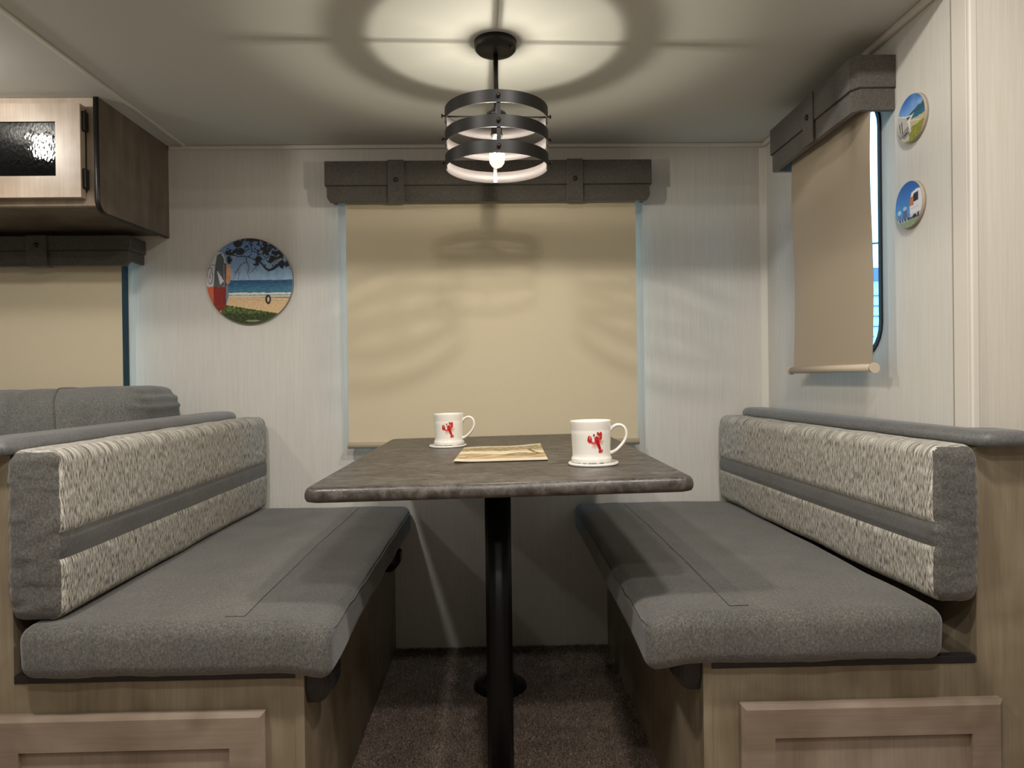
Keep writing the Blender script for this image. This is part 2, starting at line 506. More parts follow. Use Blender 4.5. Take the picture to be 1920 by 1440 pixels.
# carpet pile, where one looks down on it
mb = MB()
rnd = random.Random(3)
vs = []; fs = []
for i in range(26000):
    x = rnd.uniform(-0.37, 0.37); y = 2.415-(rnd.random()**1.15)*0.95
    h = rnd.uniform(0.003, 0.0075); w = rnd.uniform(0.0012, 0.0024); a = rnd.uniform(0, 2*pi)
    dx, dy = w*cos(a), w*sin(a); lx, ly = rnd.uniform(-.003, .003), rnd.uniform(-.003, .003)
    k = len(vs)
    vs += [(x-dx, y-dy, 0), (x+dx, y+dy, 0), (x+lx+dx*.7, y+ly+dy*.7, h), (x+lx-dx*.7, y+ly-dy*.7, h)]
    fs.append((k, k+1, k+2, k+3))
mb.add(vs, fs)
pile = mb.build('carpet_pile', M['carpet'])
pile['kind'] = 'stuff'; tag(pile, 'short brown carpet pile on the floor between the two benches', 'carpet')

# ------------------------------------------------------------------ windows
def frame_ring(name, poly_out, poly_in, a0, a1, axis, mat, parent=None):
    mb = MB(); n = len(poly_out)
    def P(p, a): return {'y': (p[0], a, p[1]), 'x': (a, p[0], p[1])}[axis]
    v = [P(p, a0) for p in poly_out]+[P(p, a0) for p in poly_in]+[P(p, a1) for p in poly_in]+[P(p, a1) for p in poly_out]
    f = []
    for i in range(n):
        j = (i+1) % n
        for s in range(4):
            t = (s+1) % 4
            f.append((s*n+i, s*n+j, t*n+j, t*n+i))
    mb.add(v, f, False)
    o = mb.build(name, mat, parent)
    bm = bmesh.new(); bm.from_mesh(o.data); bmesh.ops.recalc_face_normals(bm, faces=bm.faces); bm.to_mesh(o.data); bm.free()
    return o
# back window
w1 = struct(frame_ring('window_1', rrect(WB[0]-.016, WB[1]+.016, WB[2]-.016, WB[3]+.016, .05), rrect(WB[0]+.004, WB[1]-.004, WB[2]+.004, WB[3]-.004, .045), D-0.002, D+0.045, 'y', M['rubber']))
mb = MB(); prism(mb, rrect(WB[0]+.002, WB[1]-.002, WB[2]+.002, WB[3]-.002, .045), D+0.028, D+0.033, 'y'); mb.build('window_pane', M['glass'], w1)
# sofa window
w2 = struct(frame_ring('window_2', rrect(WL[0]-.022, WL[1]+.026, WL[2]-.02, WL[3]+.02, .05), rrect(WL[0]+.004, WL[1]-.004, WL[2]+.004, WL[3]-.004, .045), D-0.004, D+0.045, 'y', M['rubber']))
mb = MB(); prism(mb, rrect(WL[0]+.002, WL[1]-.002, WL[2]+.002, WL[3]-.002, .045), D+0.028, D+0.033, 'y'); mb.build('window_pane', M['glass'], w2)
# side window
w3 = struct(frame_ring('window_3', rrect(wy0-.007, wy1+.007, wz0-.007, wz1+.007, wr+.007), rrect(wy0+.004, wy1-.004, wz0+.004, wz1-.004, wr-.004), XR-0.005, XR+0.035, 'x', M['rubber']))
mb = MB(); prism(mb, rrect(wy0+.002, wy1-.002, wz0+.002, wz1-.002, wr-.002), XR+0.020, XR+0.025, 'x'); mb.build('window_pane', M['glass'], w3)

# ------------------------------------------------------------------ valances
def valance(label, x0, x1, z0, z1, zp, straps, ydepth=0.11, inset=0.006):
    yf = D-ydepth
    r = empty('window_valance', ((x0+x1)/2, D-0.03, z0), label, 'valance')
    mb = MB()
    # upper fold: front board with returns, lies proud of the lower fold
    box(mb, x0, x1, yf, yf+0.020, zp, z1)
    box(mb, x0, x0+0.018, yf+0.020, D, zp, z1); box(mb, x1-0.018, x1, yf+0.020, D, zp, z1)
    box(mb, x0+0.018, x1-0.018, yf+0.020, D, z1-0.012, z1)
    mb.build('upper_fold', M['valance'], r, bevel=0.004)
    mb = MB()
    a, b2 = x0+inset, x1-inset; c = 0.016
    prism(mb, [(a, zp-.001), (a, z0+c), (a+c*.6, z0), (b2-c*.6, z0), (b2, z0+c), (b2, zp-.001)], yf+0.005, yf+0.022, 'y')
    box(mb, a, a+0.014, yf+0.022, D, z0+c, zp-.001); box(mb, b2-0.014, b2, yf+0.022, D, z0+c, zp-.001)
    mb.build('lower_fold', M['valance'], r, bevel=0.003)
    for s0, s1 in straps:
        mb = MB()
        prism(mb, [(yf-0.003, z1+0.0015), (yf-0.006, z1-0.003), (yf-0.006, z0+0.006), (yf-0.004, z0-0.002), (yf+0.03, z0-0.002), (yf+0.03, z0+0.001), (yf-0.0005, z0+0.003), (yf-0.0005, z1+0.0005), (yf+0.05, z1+0.0005), (yf+0.05, z1+0.0015)], s0, s1, 'x')
        st = mb.build('strap', M['valance'], r)
        mb = MB(); cx = s0+(s1-s0)*0.5
        lathe(mb, [(0.0, 0.006), (0.004, 0.0055), (0.007, 0.003), (0.0078, 0.0)], (cx, yf-0.006, zp+0.016), 16, 'y')
        bt = mb.build('button', M['black'], None)
        bt.parent = st; bt.location = -r.location - st.location + Vector((0, 0, 0)) if False else (0, 0, 0)
    # stitched cord along the pleat
    mb = MB(); tube(mb, [(x0+0.002, yf+0.002, zp), (x1-0.002, yf+0.002, zp)], 0.0016, 6); mb.build('pleat_seam', M['seam'], r)
    return r
valance('charcoal linen valance centred over the window behind the dinette table', -0.553, 0.52, 1.508, 1.641, 1.561, [(-0.346, -0.294), (0.240, 0.292)])
valance('charcoal linen valance tucked under the overhead cabinet above the sofa', -2.15, -1.183, 1.308, 1.405, 1.358, [(-1.511, -1.446), (-2.02, -1.97)])
# side valance: plan outline bent at its near corner
r = empty('window_valance', (0.88, 1.86, 1.54), 'charcoal linen valance over the narrow window on the right end wall', 'valance')
def side_shell(z0, z1, off, y0, y1):
    xf = 0.838+off
    return [(XR, y0), (xf+0.014, y0), (xf, y0+0.02), (xf, y1-0.006), (xf+0.006, y1), (XR, y1)], z0, z1
def shell_prism(name, z0, z1, off, y0, y1, mat, top):
    pl, a, b2 = side_shell(z0, z1, off, y0, y1)
    t = 0.014
    inn = [(XR, y0+t), (0.838+off+0.014+t*.4, y0+t), (0.838+off+t, y0+0.02+t*.4), (0.838+off+t, y1-t), (0.838+off+0.02, y1-t), (XR, y1-t)]
    mb = MB(); n = 6
    v = [(p[0], p[1], a) for p in pl]+[(p[0], p[1], b2) for p in pl]+[(p[0], p[1], a) for p in inn]+[(p[0], p[1], b2) for p in inn]
    f = []
    for i in range(n-1):
        j = i+1
        f += [(i, j, n+j, n+i), (2*n+j, 2*n+i, 3*n+i, 3*n+j), (j, i, 2*n+i, 2*n+j), (n+i, n+j, 3*n+j, 3*n+i)]
    f += [(0, n, 3*n, 2*n), (n-1, 2*n+n-1, 3*n+n-1, n+n-1)]
    mb.add(v, f)
    if top: prism(mb, pl, b2, b2+0.006, 'z')
    o = mb.build(name, mat, r)
    bm = bmesh.new(); bm.from_mesh(o.data); bmesh.ops.recalc_face_normals(bm, faces=bm.faces); bm.to_mesh(o.data); bm.free()
    return o
shell_prism('upper_fold', 1.590, 1.658, 0.0, 1.620, 2.125, M['valance'], True)
shell_prism('lower_fold', 1.538, 1.589, 0.005, 1.624, 2.121, M['valance'], False)
mb = MB(); tube(mb, [(XR, 1.622, 1.5895), (0.854, 1.622, 1.5895), (0.840, 1.642, 1.5895), (0.840, 2.12, 1.5895)], 0.0016, 6); mb.build('pleat_seam', M['seam'], r)
mb = MB(); box(mb, 0.8335, 0.8378, 1.825, 1.885, 1.534, 1.6642); st = mb.build('strap', M['valance'], r, bevel=0.0015)
mb = MB(); lathe(mb, [(0.0, -0.006), (0.004, -0.0055), (0.007, -0.003), (0.0078, 0.0)], (0.8335, 1.856, 1.606), 16, 'x')
bt = mb.build('button', M['black']); bt.parent = st

# ------------------------------------------------------------------ roller shades
def cloth_y(mb, x0, x1, z0, z1, y, wav=0.002, t=0.0009):
    nx, nz = 24, 40; vs = []; fs = []
    for s in (0, 1):
        for j in range(nz+1):
            for i in range(nx+1):
                u = i/nx; w = j/nz
                e = abs(2*u-1)**6
                dy = wav*(sin(u*9+1.3)*0.35*(w-0.2)+e*0.8)
                vs.append((x0+(x1-x0)*u, y+dy+s*t, z1-(z1-z0)*w))
    k = (nx+1)*(nz+1)
    for j in range(nz):
        for i in range(nx):
            a = j*(nx+1)+i
            fs.append((a, a+nx+1, a+nx+2, a+1)); fs.append((k+a, k+a+1, k+a+nx+2, k+a+nx+1))
    mb.add(vs, fs, True)
s = empty('roller_shade', (-0.01, D-0.04, 0.70), 'beige roller shade pulled down over the window behind the table', 'shade')
mb = MB(); cloth_y(mb, -0.497, 0.476, 0.715, 1.60, D-0.052); mb.build('shade_cloth', M['shade'], s)
mb = MB(); tube(mb, [(-0.50, D-0.052, 0.707), (0.479, D-0.052, 0.707)], 0.011, 14); mb.build('bottom_bar', M['shade_bar'], s)
mb = MB(); tube(mb, [(-0.51, D-0.055, 1.59), (0.49, D-0.055, 1.59)], 0.017, 16); mb.build('roller_tube', M['white_metal'], s)
s = empty('roller_shade', (-1.68, D-0.04, 0.72), 'beige roller shade pulled down behind the grey sofa', 'shade')
mb = MB(); cloth_y(mb, -2.13, -1.240, 0.74, 1.37, D-0.055); mb.build('shade_cloth', M['shade'], s)
mb = MB(); tube(mb, [(-2.14, D-0.055, 0.732), (-1.238, D-0.055, 0.732)], 0.010, 14); mb.build('bottom_bar', M['shade_bar'], s)
s = empty('roller_shade', (0.87, 1.84, 0.92), 'beige roller shade with rounded bottom bar on the narrow side window', 'shade')
mb = MB(); nx, nz = 16, 40; vs = []; fs = []
for sd in (0, 1):
    for j in range(nz+1):
        for i in range(nx+1):
            u = i/nx; w = j/nz
            y = 1.629+(2.068-1.629)*u + (0.003*sin(w*3.0) if u < .5 else -0.004*sin(w*2.5))*(abs(2*u-1))
            x = 0.882 + 0.004*sin(u*pi)*(1-w*.5) - 0.003*abs(2*u-1)**4*sin(w*7) + sd*0.0009
            vs.append((x, y, 1.575-(1.575-0.945)*w))
k = (nx+1)*(nz+1)
for j in range(nz):
    for i in range(nx):
        a = j*(nx+1)+i; fs.append((a, a+1, a+nx+2, a+nx+1)); fs.append((k+a, k+a+nx+1, k+a+nx+2, k+a+1))
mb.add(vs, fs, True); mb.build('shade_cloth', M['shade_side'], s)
mb = MB(); tube(mb, [(0.882, 1.628, 0.937), (0.882, 2.085, 0.937)], 0.0095, 16); mb.build('bottom_bar', M['shade_bar'], s)
mb = MB(); tube(mb, [(0.882, 1.622, 0.937), (0.882, 1.6275, 0.937)], 0.0125, 16); mb.build('end_cap', M['shade_bar'], s)
mb = MB(); tube(mb, [(0.882, 2.0855, 0.937), (0.882, 2.091, 0.937)], 0.0125, 16); mb.build('end_cap', M['shade_bar'], s)
mb = MB(); tube(mb, [(0.895, 1.645, 1.59), (0.895, 2.10, 1.59)], 0.014, 16); mb.build('roller_tube', M['white_metal'], s)

# ------------------------------------------------------------------ dinette benches
def shaker_door(parent, x0, x1, z0, z1, y1, fr, t=0.020, bev=0.008, name='drawer_front'):
    """front with four-piece raised frame and recessed flat panel; outer edge chamfered"""
    y0 = y1-t
    mb = MB()
    o = [(x0, z0), (x1, z0), (x1, z1), (x0, z1)]
    ob = [(x0+bev, z0+bev), (x1-bev, z0+bev), (x1-bev, z1-bev), (x0+bev, z1-bev)]
    ii = [(x0+fr, z0+fr), (x1-fr, z0+fr), (x1-fr, z1-fr), (x0+fr, z1-fr)]
    v = []
    for ring, y in ((o, y1), (o, y0+0.006), (ob, y0), (ii, y0), (ii, y0+0.009)):
        v += [(p[0], y, p[1]) for p in ring]
    fs = []
    for r_ in range(4):
        for i in range(4):
            j = (i+1) % 4
            fs.append((r_*4+i, r_*4+j, r_*4+4+j, r_*4+4+i))
    # back
    fs.append((0, 3, 2, 1))
    mb.add(v, fs)
    mb2 = mb.build(name, M['doorx'], parent)
    bm = bmesh.new(); bm.from_mesh(mb2.data); bmesh.ops.recalc_face_normals(bm, faces=bm.faces); bm.to_mesh(mb2.data); bm.free()
    mb = MB(); box(mb, x0+fr, x1-fr, y0+0.009, y1-0.001, z0+fr, z1-fr)
    p = mb.build('recessed_panel', M['door']); p.parent = mb2
    return mb2
def bracket(parent, x, y, z, sgn):
    """black open plastic catch screwed on the aisle side: hollow scoop, sgn = +1 sticks out to +x"""
    mb = MB()
    w, l, h, t = 0.050, 0.085, 0.058, 0.006
    def P(a, b_, c_): return (x+sgn*a, y+b_, z+c_)
    out = [(0, 0), (0, l), (w*.75, l), (w, l*.8), (w, l*.2), (w*.75, 0)]
    bot = [(0, 0.01), (0, l-.01), (w*.45, l-.01), (w*.6, l*.75), (w*.6, l*.25), (w*.45, 0.01)]
    inn = [(t, t), (t, l-t), (w*.75-t*.4, l-t), (w-t, l*.8-t*.4), (w-t, l*.2+t*.4), (w*.75-t*.4, t)]
    inb = [(t, .014), (t, l-.014), (w*.42, l-.014), (w*.52, l*.72), (w*.52, l*.28), (w*.42, .014)]
    rings = [(bot, -h), (out, -h*.55), (out, 0), (inn, 0), (inn, -h*.5), (inb, -h+t)]
    v = [P(p[0], p[1], q) for ring, q in rings for p in ring]
    f = []
    for k in range(len(rings)-1):
        for i in range(6):
            j = (i+1) % 6; f.append((k*6+i, k*6+j, k*6+6+j, k*6+6+i))
    f.append(tuple(range(6))[::-1]); f.append(tuple(range(30, 36)))
    mb.add(v, f)
    o = mb.build('support_catch', M['black'], parent)
    bm = bmesh.new(); bm.from_mesh(o.data)
    bmesh.ops.recalc_face_normals(bm, faces=bm.faces)
    bmesh.ops.bevel(bm, geom=[e for e in bm.edges if e.calc_face_angle(0) > .4], offset=0.0025, segments=2, affect='EDGES')
    bm.to_mesh(o.data); bm.free()
    return o
def rail(parent, pl, z0, z1, name='padded_rail'):
    """padded cap: outline in plan, domed in section"""
    n = len(pl)
    cx = sum(p[0] for p in pl)/n
    mb = MB(); v = []
    prof = [(0.004, z0), (0.0, z0+(z1-z0)*.15), (-0.0015, z0+(z1-z0)*.45), (0.002, z0+(z1-z0)*.72), (0.009, z0+(z1-z0)*.92), (0.020, z1)]
    # inward normals
    def off(d):
        out = []
        for i in range(n):
            a = Vector(pl[i-1]); b_ = Vector(pl[i]); c_ = Vector(pl[(i+1) % n])
            n1 = (b_-a).normalized(); n2 = (c_-b_).normalized()
            m1 = Vector((-n1.y, n1.x)); m2 = Vector((-n2.y, n2.x)); mm = (m1+m2)
            mm = mm.normalized()/max(0.5, mm.normalized().dot(m1)) if mm.length > 1e-6 else m1
            out.append((b_.x+mm.x*d, b_.y+mm.y*d))
        return out
    for d, z in prof: v += [(p[0], p[1], z) for p in off(d)]
    f = []
    for k in range(len(prof)-1):
        for i in range(n):
            j = (i+1) % n; f.append((k*n+i, k*n+j, k*n+n+j, k*n+n+i))
    mb.add(v, f, True)
    mb.f.append(list(range(n))[::-1]); mb.sm.append(False)
    mb.f.append([(len(prof)-1)*n+i for i in range(n)]); mb.sm.append(False)
    return mb.build(name, M['vinyl'], parent)

FY = 1.285   # front plane of both benches
# ---- left bench
bl = empty('bench_base', (-0.65, 1.8, 0), 'wood-fronted bench base with drawer front, left of the table', 'bench')
mb = MB(); box(mb, -1.30, -0.876, FY, FY+0.018, 0, 0.795); box(mb, -0.876, -0.36, FY, FY+0.018, 0, 0.383)
o = mb.build('face_frame', M['frame'], bl)
mb = MB(); box(mb, -0.372, -0.3565, FY-0.0025, D-0.002, 0, 0.398)
mb.build('side_panel', M['frame'], bl)
mb = MB(); box(mb, -0.873, -0.373, FY+0.019, D-0.002, 0.370, 0.382); mb.build('seat_board', M['frame'], bl)
mb = MB(); box(mb, -0.96, -0.876, FY+0.0185, D-0.002, 0, 0.795); mb.build('partition_panel', M['frame'], bl)
mb = MB(); box(mb, -0.876, -0.3725, FY-0.002, FY+0.016, 0.3835, 0.3985); mb.build('edge_trim', M['edge'], bl, bevel=0.002)
shaker_door(bl, -0.92, -0.424, 0.03, 0.330, FY-0.0005, 0.062)
bracket(bl, -0.3565, 1.29, 0.388, 1)
bracket(bl, -0.3565, 2.17, 0.388, 1)
mb = MB(); box(mb, -0.3565, -0.348, 1.515, 1.545, 0.306, 0.318); box(mb, -0.3565, -0.346, 1.517, 1.543, 0.3035, 0.306)
mb.build('touch_latch', M['steel'], bl, bevel=0.001)
pl = []
for a in range(7): t = radians(90*a/6); pl.append((-0.885+0.025*sin(t)*.9, 2.405-0.06*(1-cos(t))*1.0))
pl = [(-0.935, 1.255), (-0.872, 1.255), (-0.864, 1.270), (-0.866, 2.32), (-0.872, 2.37), (-0.886, 2.400), (-0.915, 2.412), (-0.962, 2.412), (-0.972, 2.35), (-0.972, 1.270), (-0.965, 1.255)]
rail(bl, pl, 0.797, 0.826)
# ---- right bench, its back leaning inwards a little
br = empty('bench_base', (0.65, 1.8, 0), 'wood-fronted bench base with drawer front, right of the table', 'bench')
mb = MB(); box(mb, 0.885, 1.35, FY, FY+0.018, 0, 0.785); box(mb, 0.376, 0.885, FY, FY+0.018, 0, 0.383)
mb.build('face_frame', M['frame'], br)
mb = MB(); box(mb, 0.3725, 0.388, FY-0.0025, D-0.002, 0, 0.400); mb.build('side_panel', M['frame'], br)
mb = MB(); box(mb, 0.389, 0.870, FY+0.019, D-0.002, 0.370, 0.382); mb.build('seat_board', M['frame'], br)
def rx_(y): return 0.887-0.045*(y-1.28)/1.11
mb = MB(); prism(mb, [(rx_(FY), FY+0.0185), (0.932, FY+0.0185), (0.932, D-0.018), (rx_(2.4), D-0.018)], 0, 0.785, 'z'); mb.build('partition_panel', M['frame'], br)
mb = MB(); box(mb, 0.3885, 0.882, FY-0.002, FY+0.016, 0.3835, 0.3985); mb.build('edge_trim', M['edge'], br, bevel=0.002)
shaker_door(br, 0.438, 0.922, 0.03, 0.322, FY-0.0005, 0.060)
bracket(br, 0.3725, 1.29, 0.396, -1)
bracket(br, 0.3725, 2.17, 0.396, -1)
pl = [(0.876, 1.262), (0.895, 1.250), (0.965, 1.250), (0.975, 1.262), (0.975, 1.352), (0.930, 1.362), (0.930, 2.33), (0.924, 2.38), (0.905, 2.40), (0.862, 2.402), (0.842, 2.392), (0.834, 2.37), (0.836, 2.33)]
rail(br, pl, 0.787, 0.816)

# ---- seat cushions
def seat_cushion(label, x0, x1, side):
    y0, y1, z0, z1 = 1.250, 2.408, 0.399, 0.496
    s_in = 1 if side < 0 else -1      # aisle side is +x for the left cushion
    def shp(p, nr):
        q = p.copy()
        u = (p.x-x0)/(x1-x0); v = (p.y-y0)/(y1-y0)
        uu = u if side < 0 else 1-u
        k = sin(pi*min(max(u, 0), 1))*sin(pi*min(max(v, 0), 1))
        if nr.z > 0.3: q.z += 0.006*k**0.5*nr.z
        n3 = noise.noise(Vector((p.x*9, p.y*7, p.z*9)))
        q += nr*0.0035*n3
        # front face folds
        if nr.y < -0.3:
            q.y -= 0.006*sin(pi*min(max((p.z-z0)/(z1-z0), 0), 1))
            q += nr*0.0015*noise.noise(Vector((p.x*38, 2, p.z*22)))
        # a shallow stitched channel along the middle of the seat
        if nr.z > 0.6:
            d = abs(uu-0.70)*(x1-x0)
            q.z -= 0.0022*math.exp(-(d/0.006)**2)
        # corner sags where it overhangs the aisle side
        if uu > 0.82: q.z -= 0.010*sstep(0.82, 1, uu)*sstep(0.35, 0.0, v)
        if uu > 0.90 and p.z < z0+0.05: q.z -= 0.0
        return q
    vs, fs = soft_box((x0, x1), (y0, y1), (z0, z1), 0.026, (34, 40, 4), shp, 5)
    r = empty('seat_cushion', ((x0+x1)/2, 1.82, z0), label, 'cushion')
    sub_mesh(vs, fs, lambda c: True).build('cushion_cover', M['fabric'], r)
    # stitched lines
    def z_top(x, y):
        best = min(((v.x-x)**2+(v.y-y)**2, v.z) for v in vs if v.z > z0+0.06)
        return best[1]
    xs = x0+(x1-x0)*(0.70 if side < 0 else 0.30)
    pts = []
    for i in range(30):
        y = 1.29+(2.36-1.29)*i/29; x = xs
        pts.append((x, y, z_top(x, y)+0.0002))
    mb = MB(); tube(mb, pts, 0.0009, 6)
    y = 1.290; pts2 = []
    for i in range(8):
        x = xs - s_in*0.010*i/2
        pts2.append((x, y, z_top(x, y)+0.0002))
    tube(mb, pts2, 0.0009, 6)
    mb.build('stitched_seam', M['seam'], r)
    xa = x1-0.0045 if side < 0 else x0+0.0045
    mb = MB(); pts = []
    for i in range(30):
        y = 1.262+(2.38-1.262)*i/29
        c_ = min(((v.y-y)**2+(v.z-0.474)**2, v.x, v.z) for v in vs if (v.x > x1-0.02 if side < 0 else v.x < x0+0.02))
        pts.append((c_[1]+0.0006*s_in, y, c_[2]))
    tube(mb, pts, 0.0016, 6); mb.build('piping', M['fabric'], r)
    return r
seat_cushion('thick grey seat cushion on the bench left of the table', -0.850, -0.299, -1)
seat_cushion('thick grey seat cushion on the bench right of the table', 0.262, 0.806, 1)

# ---- back cushions
def back_cushion(label, side):
    """side -1: left bench. Face looks to the aisle."""
    y0, y1, z0, z1 = 1.268, 2.404, 0.499, 0.806
    t = 0.095
    def face(y): return -0.782 if side < 0 else 0.797-0.034*(y-1.28)/1.11
    zo = 0.0 if side < 0 else -0.020
    x0, x1 = (-0.877, -0.782) if side < 0 else (0.797, 0.884)
    def shp(p, nr):
        q = p.copy(); inw = 1 if side < 0 else -1
        v = min(max((p.y-y0)/(y1-y0), 0), 1); w = min(max((p.z-z0)/(z1-z0), 0), 1)
        if nr.x*inw > 0.3:
            q.x += inw*0.006*(sin(pi*w)**0.6)
            # the sewn band pulls in
            for zz in (0.656, 0.612): q.x -= inw*0.0035*math.exp(-((p.z-zz)/0.006)**2)
            q.x += inw*0.0015*noise.noise(Vector((1, p.y*16, p.z*16)))
        if nr.y < -0.3:
            q.y -= 0.007*sin(pi*w)
            q += nr*(0.0028*noise.noise(Vector((p.x*26, 3, p.z*46+side*7)))+0.0018*noise.noise(Vector((p.x*60, 5, p.z*90))))
        if nr.z > 0.3: q.z += 0.0025*noise.noise(Vector((p.x*9, p.y*11, side)))
        if nr.z < -0.3: q.z += 0.004*noise.noise(Vector((p.x*9, p.y*6, side)))
        if side > 0: q.x += (face(p.y)-0.797); q.z -= 0.016*w
        return q
    vs, fs = soft_box((x0, x1), (y0, y1), (z0, z1), 0.024, (5, 60, 48), shp, 5)
    r = empty('back_cushion', ((x0+x1)/2, 1.83, z0), label, 'cushion')
    tw = M['tweedL'] if side < 0 else M['tweedR']
    g = y0+0.010; sh = zo
    isg = lambda c: c.y < g
    band = lambda c: 0.612 < c.z < 0.656 and (c.x > x1-0.012 if side < 0 else c.x < x0+0.012)
    sub_mesh(vs, fs, lambda c: isg(c)).build('end_gusset', M['fabric'], r)
    sub_mesh(vs, fs, lambda c: not isg(c) and band(c)).build('stripe_band', M['band'], r)
    zm = 0.634
    sub_mesh(vs, fs, lambda c: not isg(c) and not band(c) and c.z > zm).build('upper_tweed_panel', tw, r)
    sub_mesh(vs, fs, lambda c: not isg(c) and not band(c) and c.z <= zm).build('lower_tweed_panel', tw, r)
    # piping round the front end
    return r, vs
back_cushion('tweed back cushion with grey stripe on the left bench', -1)
back_cushion('tweed back cushion with grey stripe on the right bench', 1)

# ------------------------------------------------------------------ sofa on the left
sf = empty('sofa', (-1.55, 2.1, 0), 'grey upholstered sofa beyond the left bench, only its rounded channelled back showing', 'sofa')
SEAM = ((-1.47, 0.0), (-1.86, 0.3))
def sofa_shape(p, nr):
    q = p.copy()
    w = min(max((p.z-0.44)/0.48, 0), 1)
    f_ = min(max((2.345-p.y)/0.29, 0), 1)          # 0 at the back, 1 at the front
    if nr.y < 0: q.y -= 0.05*sin(pi*w)
    q.z += 0.008*sstep(-1.45, -1.15, p.x)*w - 0.012*sstep(-1.07, -0.99, p.x)*w
    if p.x > -1.09: q += nr*0.003*sin(p.z*260)*sstep(-1.09, -1.03, p.x)*(1 if nr.x > .2 else 0)
    for sx, _ in SEAM:
        d = p.x-(sx+0.07*f_)
        q -= nr*0.009*math.exp(-abs(d)/0.016)
    q += nr*0.004*noise.noise(Vector((p.x*9, p.y*9, p.z*9)))
    return q
vs, fs = soft_box((-2.20, -1.020), (2.055, 2.345), (0.44, 0.908), 0.065, (110, 6, 10), sofa_shape, 7)
sub_mesh(vs, fs, lambda c: True).build('back_cushion', M['sofa'], sf)
# welt across the right-hand channel
mb = MB(); pts = []
prof_ = [(2.28-0.02*i, 0.908, 0, 1) for i in range(8)]
prof_ += [(2.12-0.065*sin(radians(a_)), 0.843+0.065*cos(radians(a_)), -sin(radians(a_)), cos(radians(a_))) for a_ in range(0, 91, 10)]
prof_ += [(2.055, 0.843-0.02*i, -1, 0) for i in range(1, 6)]
for i, (y_, z_, ny_, nz_) in enumerate(prof_):
    x_ = -1.325+0.085*(i/(len(prof_)-1))
    q_ = sofa_shape(Vector((x_, y_, z_)), Vector((0, ny_, nz_)))
    pts.append((q_.x, q_.y+0.0008*ny_, q_.z+0.0008*nz_))
tube(mb, pts, 0.0030, 8); mb.build('piping', M['fabric'], sf)
vs, fs = soft_box((-2.20, -1.0), (1.55, 2.12), (0.30, 0.45), 0.05, (10, 8, 3), None, 4)
sub_mesh(vs, fs, lambda c: True).build('seat', M['sofa'], sf)
mb = MB(); box(mb, -2.20, -1.0, 1.58, 2.38, 0.0, 0.30); mb.build('base', M['sofa'], sf, bevel=0.01)

# ------------------------------------------------------------------ overhead cabinet
oc = empty('overhead_cabinet', (-1.7, 2.2, 1.41), 'wooden overhead cabinet hung from the ceiling above the sofa', 'cabinet')
mb = MB()
pr = []
pr += [(2.0, ZC-0.0005), (D-0.001, ZC-0.0005), (D-0.001, 1.419)]
R_ = 0.035
for i in range(7):
    t = radians(-90-90*i/6); pr.append((2.0+R_+R_*cos(t), 1.408+R_+R_*sin(t)))
prism(mb, pr, -1.117, -1.104, 'x'); mb.build('side_panel', M['dark_wood'], oc)
# edge banding strip, proud of the panel's front edge
mb = MB(); path = [(-1.1105, 1.9985, ZC-0.001)]+[(-1.1105, 2.0+R_+(R_+.001)*cos(radians(-180+90*i/6)), 1.408+R_+(R_+.001)*sin(radians(-180+90*i/6))) for i in range(7)]+[(-1.1105, D-0.002, 1.4185-0.001)]
v = []; f = []
for i, p in enumerate(path):
    v += [(-1.1175, p[1], p[2]), (-1.1035, p[1], p[2])]
    if i: f.append((2*i-2, 2*i-1, 2*i+1, 2*i))
mb.add(v, f, True); o = mb.build('edge_banding', M['iron'], oc)
sm = o.modifiers.new('s', 'SOLIDIFY'); sm.thickness = 0.003; sm.offset = 0
mb = MB(); box(mb, -2.35, -1.1175, 2.004, 2.022, 1.424, ZC-0.001); mb.build('face_frame', M['lamplit_door'], oc)
mb = MB(); box(mb, -2.35, -1.1175, 2.022, D-0.001, 1.424, 1.436); mb.build('bottom_board', M['dark_wood'], oc)
mb = MB(); box(mb, -1.150, -1.140, 1.999, 2.0035, 1.46, 1.69); mb.build('door_gap_shade', M['black'], oc)  # black strip standing in for the shade in the gap behind the door
def glass_door(x0, x1):
    z0, z1, yf, yb = 1.441, 1.700, 1.976, 1.999
    mb = MB()
    gx0, gx1, gz0, gz1 = x0+0.068, x1-0.068, 1.500, 1.650
    box(mb, x0, gx0, yf, yb, z0, z1); box(mb, gx1, x1, yf, yb, z0, z1)
    box(mb, gx0, gx1, yf, yb, z0, gz0); box(mb, gx0, gx1, yf, yb, gz1, z1)
    d = mb.build('door', M['lamplit_door'], oc)
    mb = MB(); box(mb, gx0, gx1, yf+0.005, yf+0.011, gz0, gz1); g_ = mb.build('glass_panel', M['glossblack']); g_.parent = d
    for zz in (1.655, 1.495):
        mb = MB(); vs_, fs_ = soft_box((x1-0.004, x1+0.010), (yb-0.016, yb+0.004), (zz-0.028, zz+0.028), 0.004, (2, 2, 4))
        sub_mesh(vs_, fs_, lambda c: True).build('hinge', M['black']).parent = d
glass_door(-1.72, -1.142)
glass_door(-2.33, -1.75)

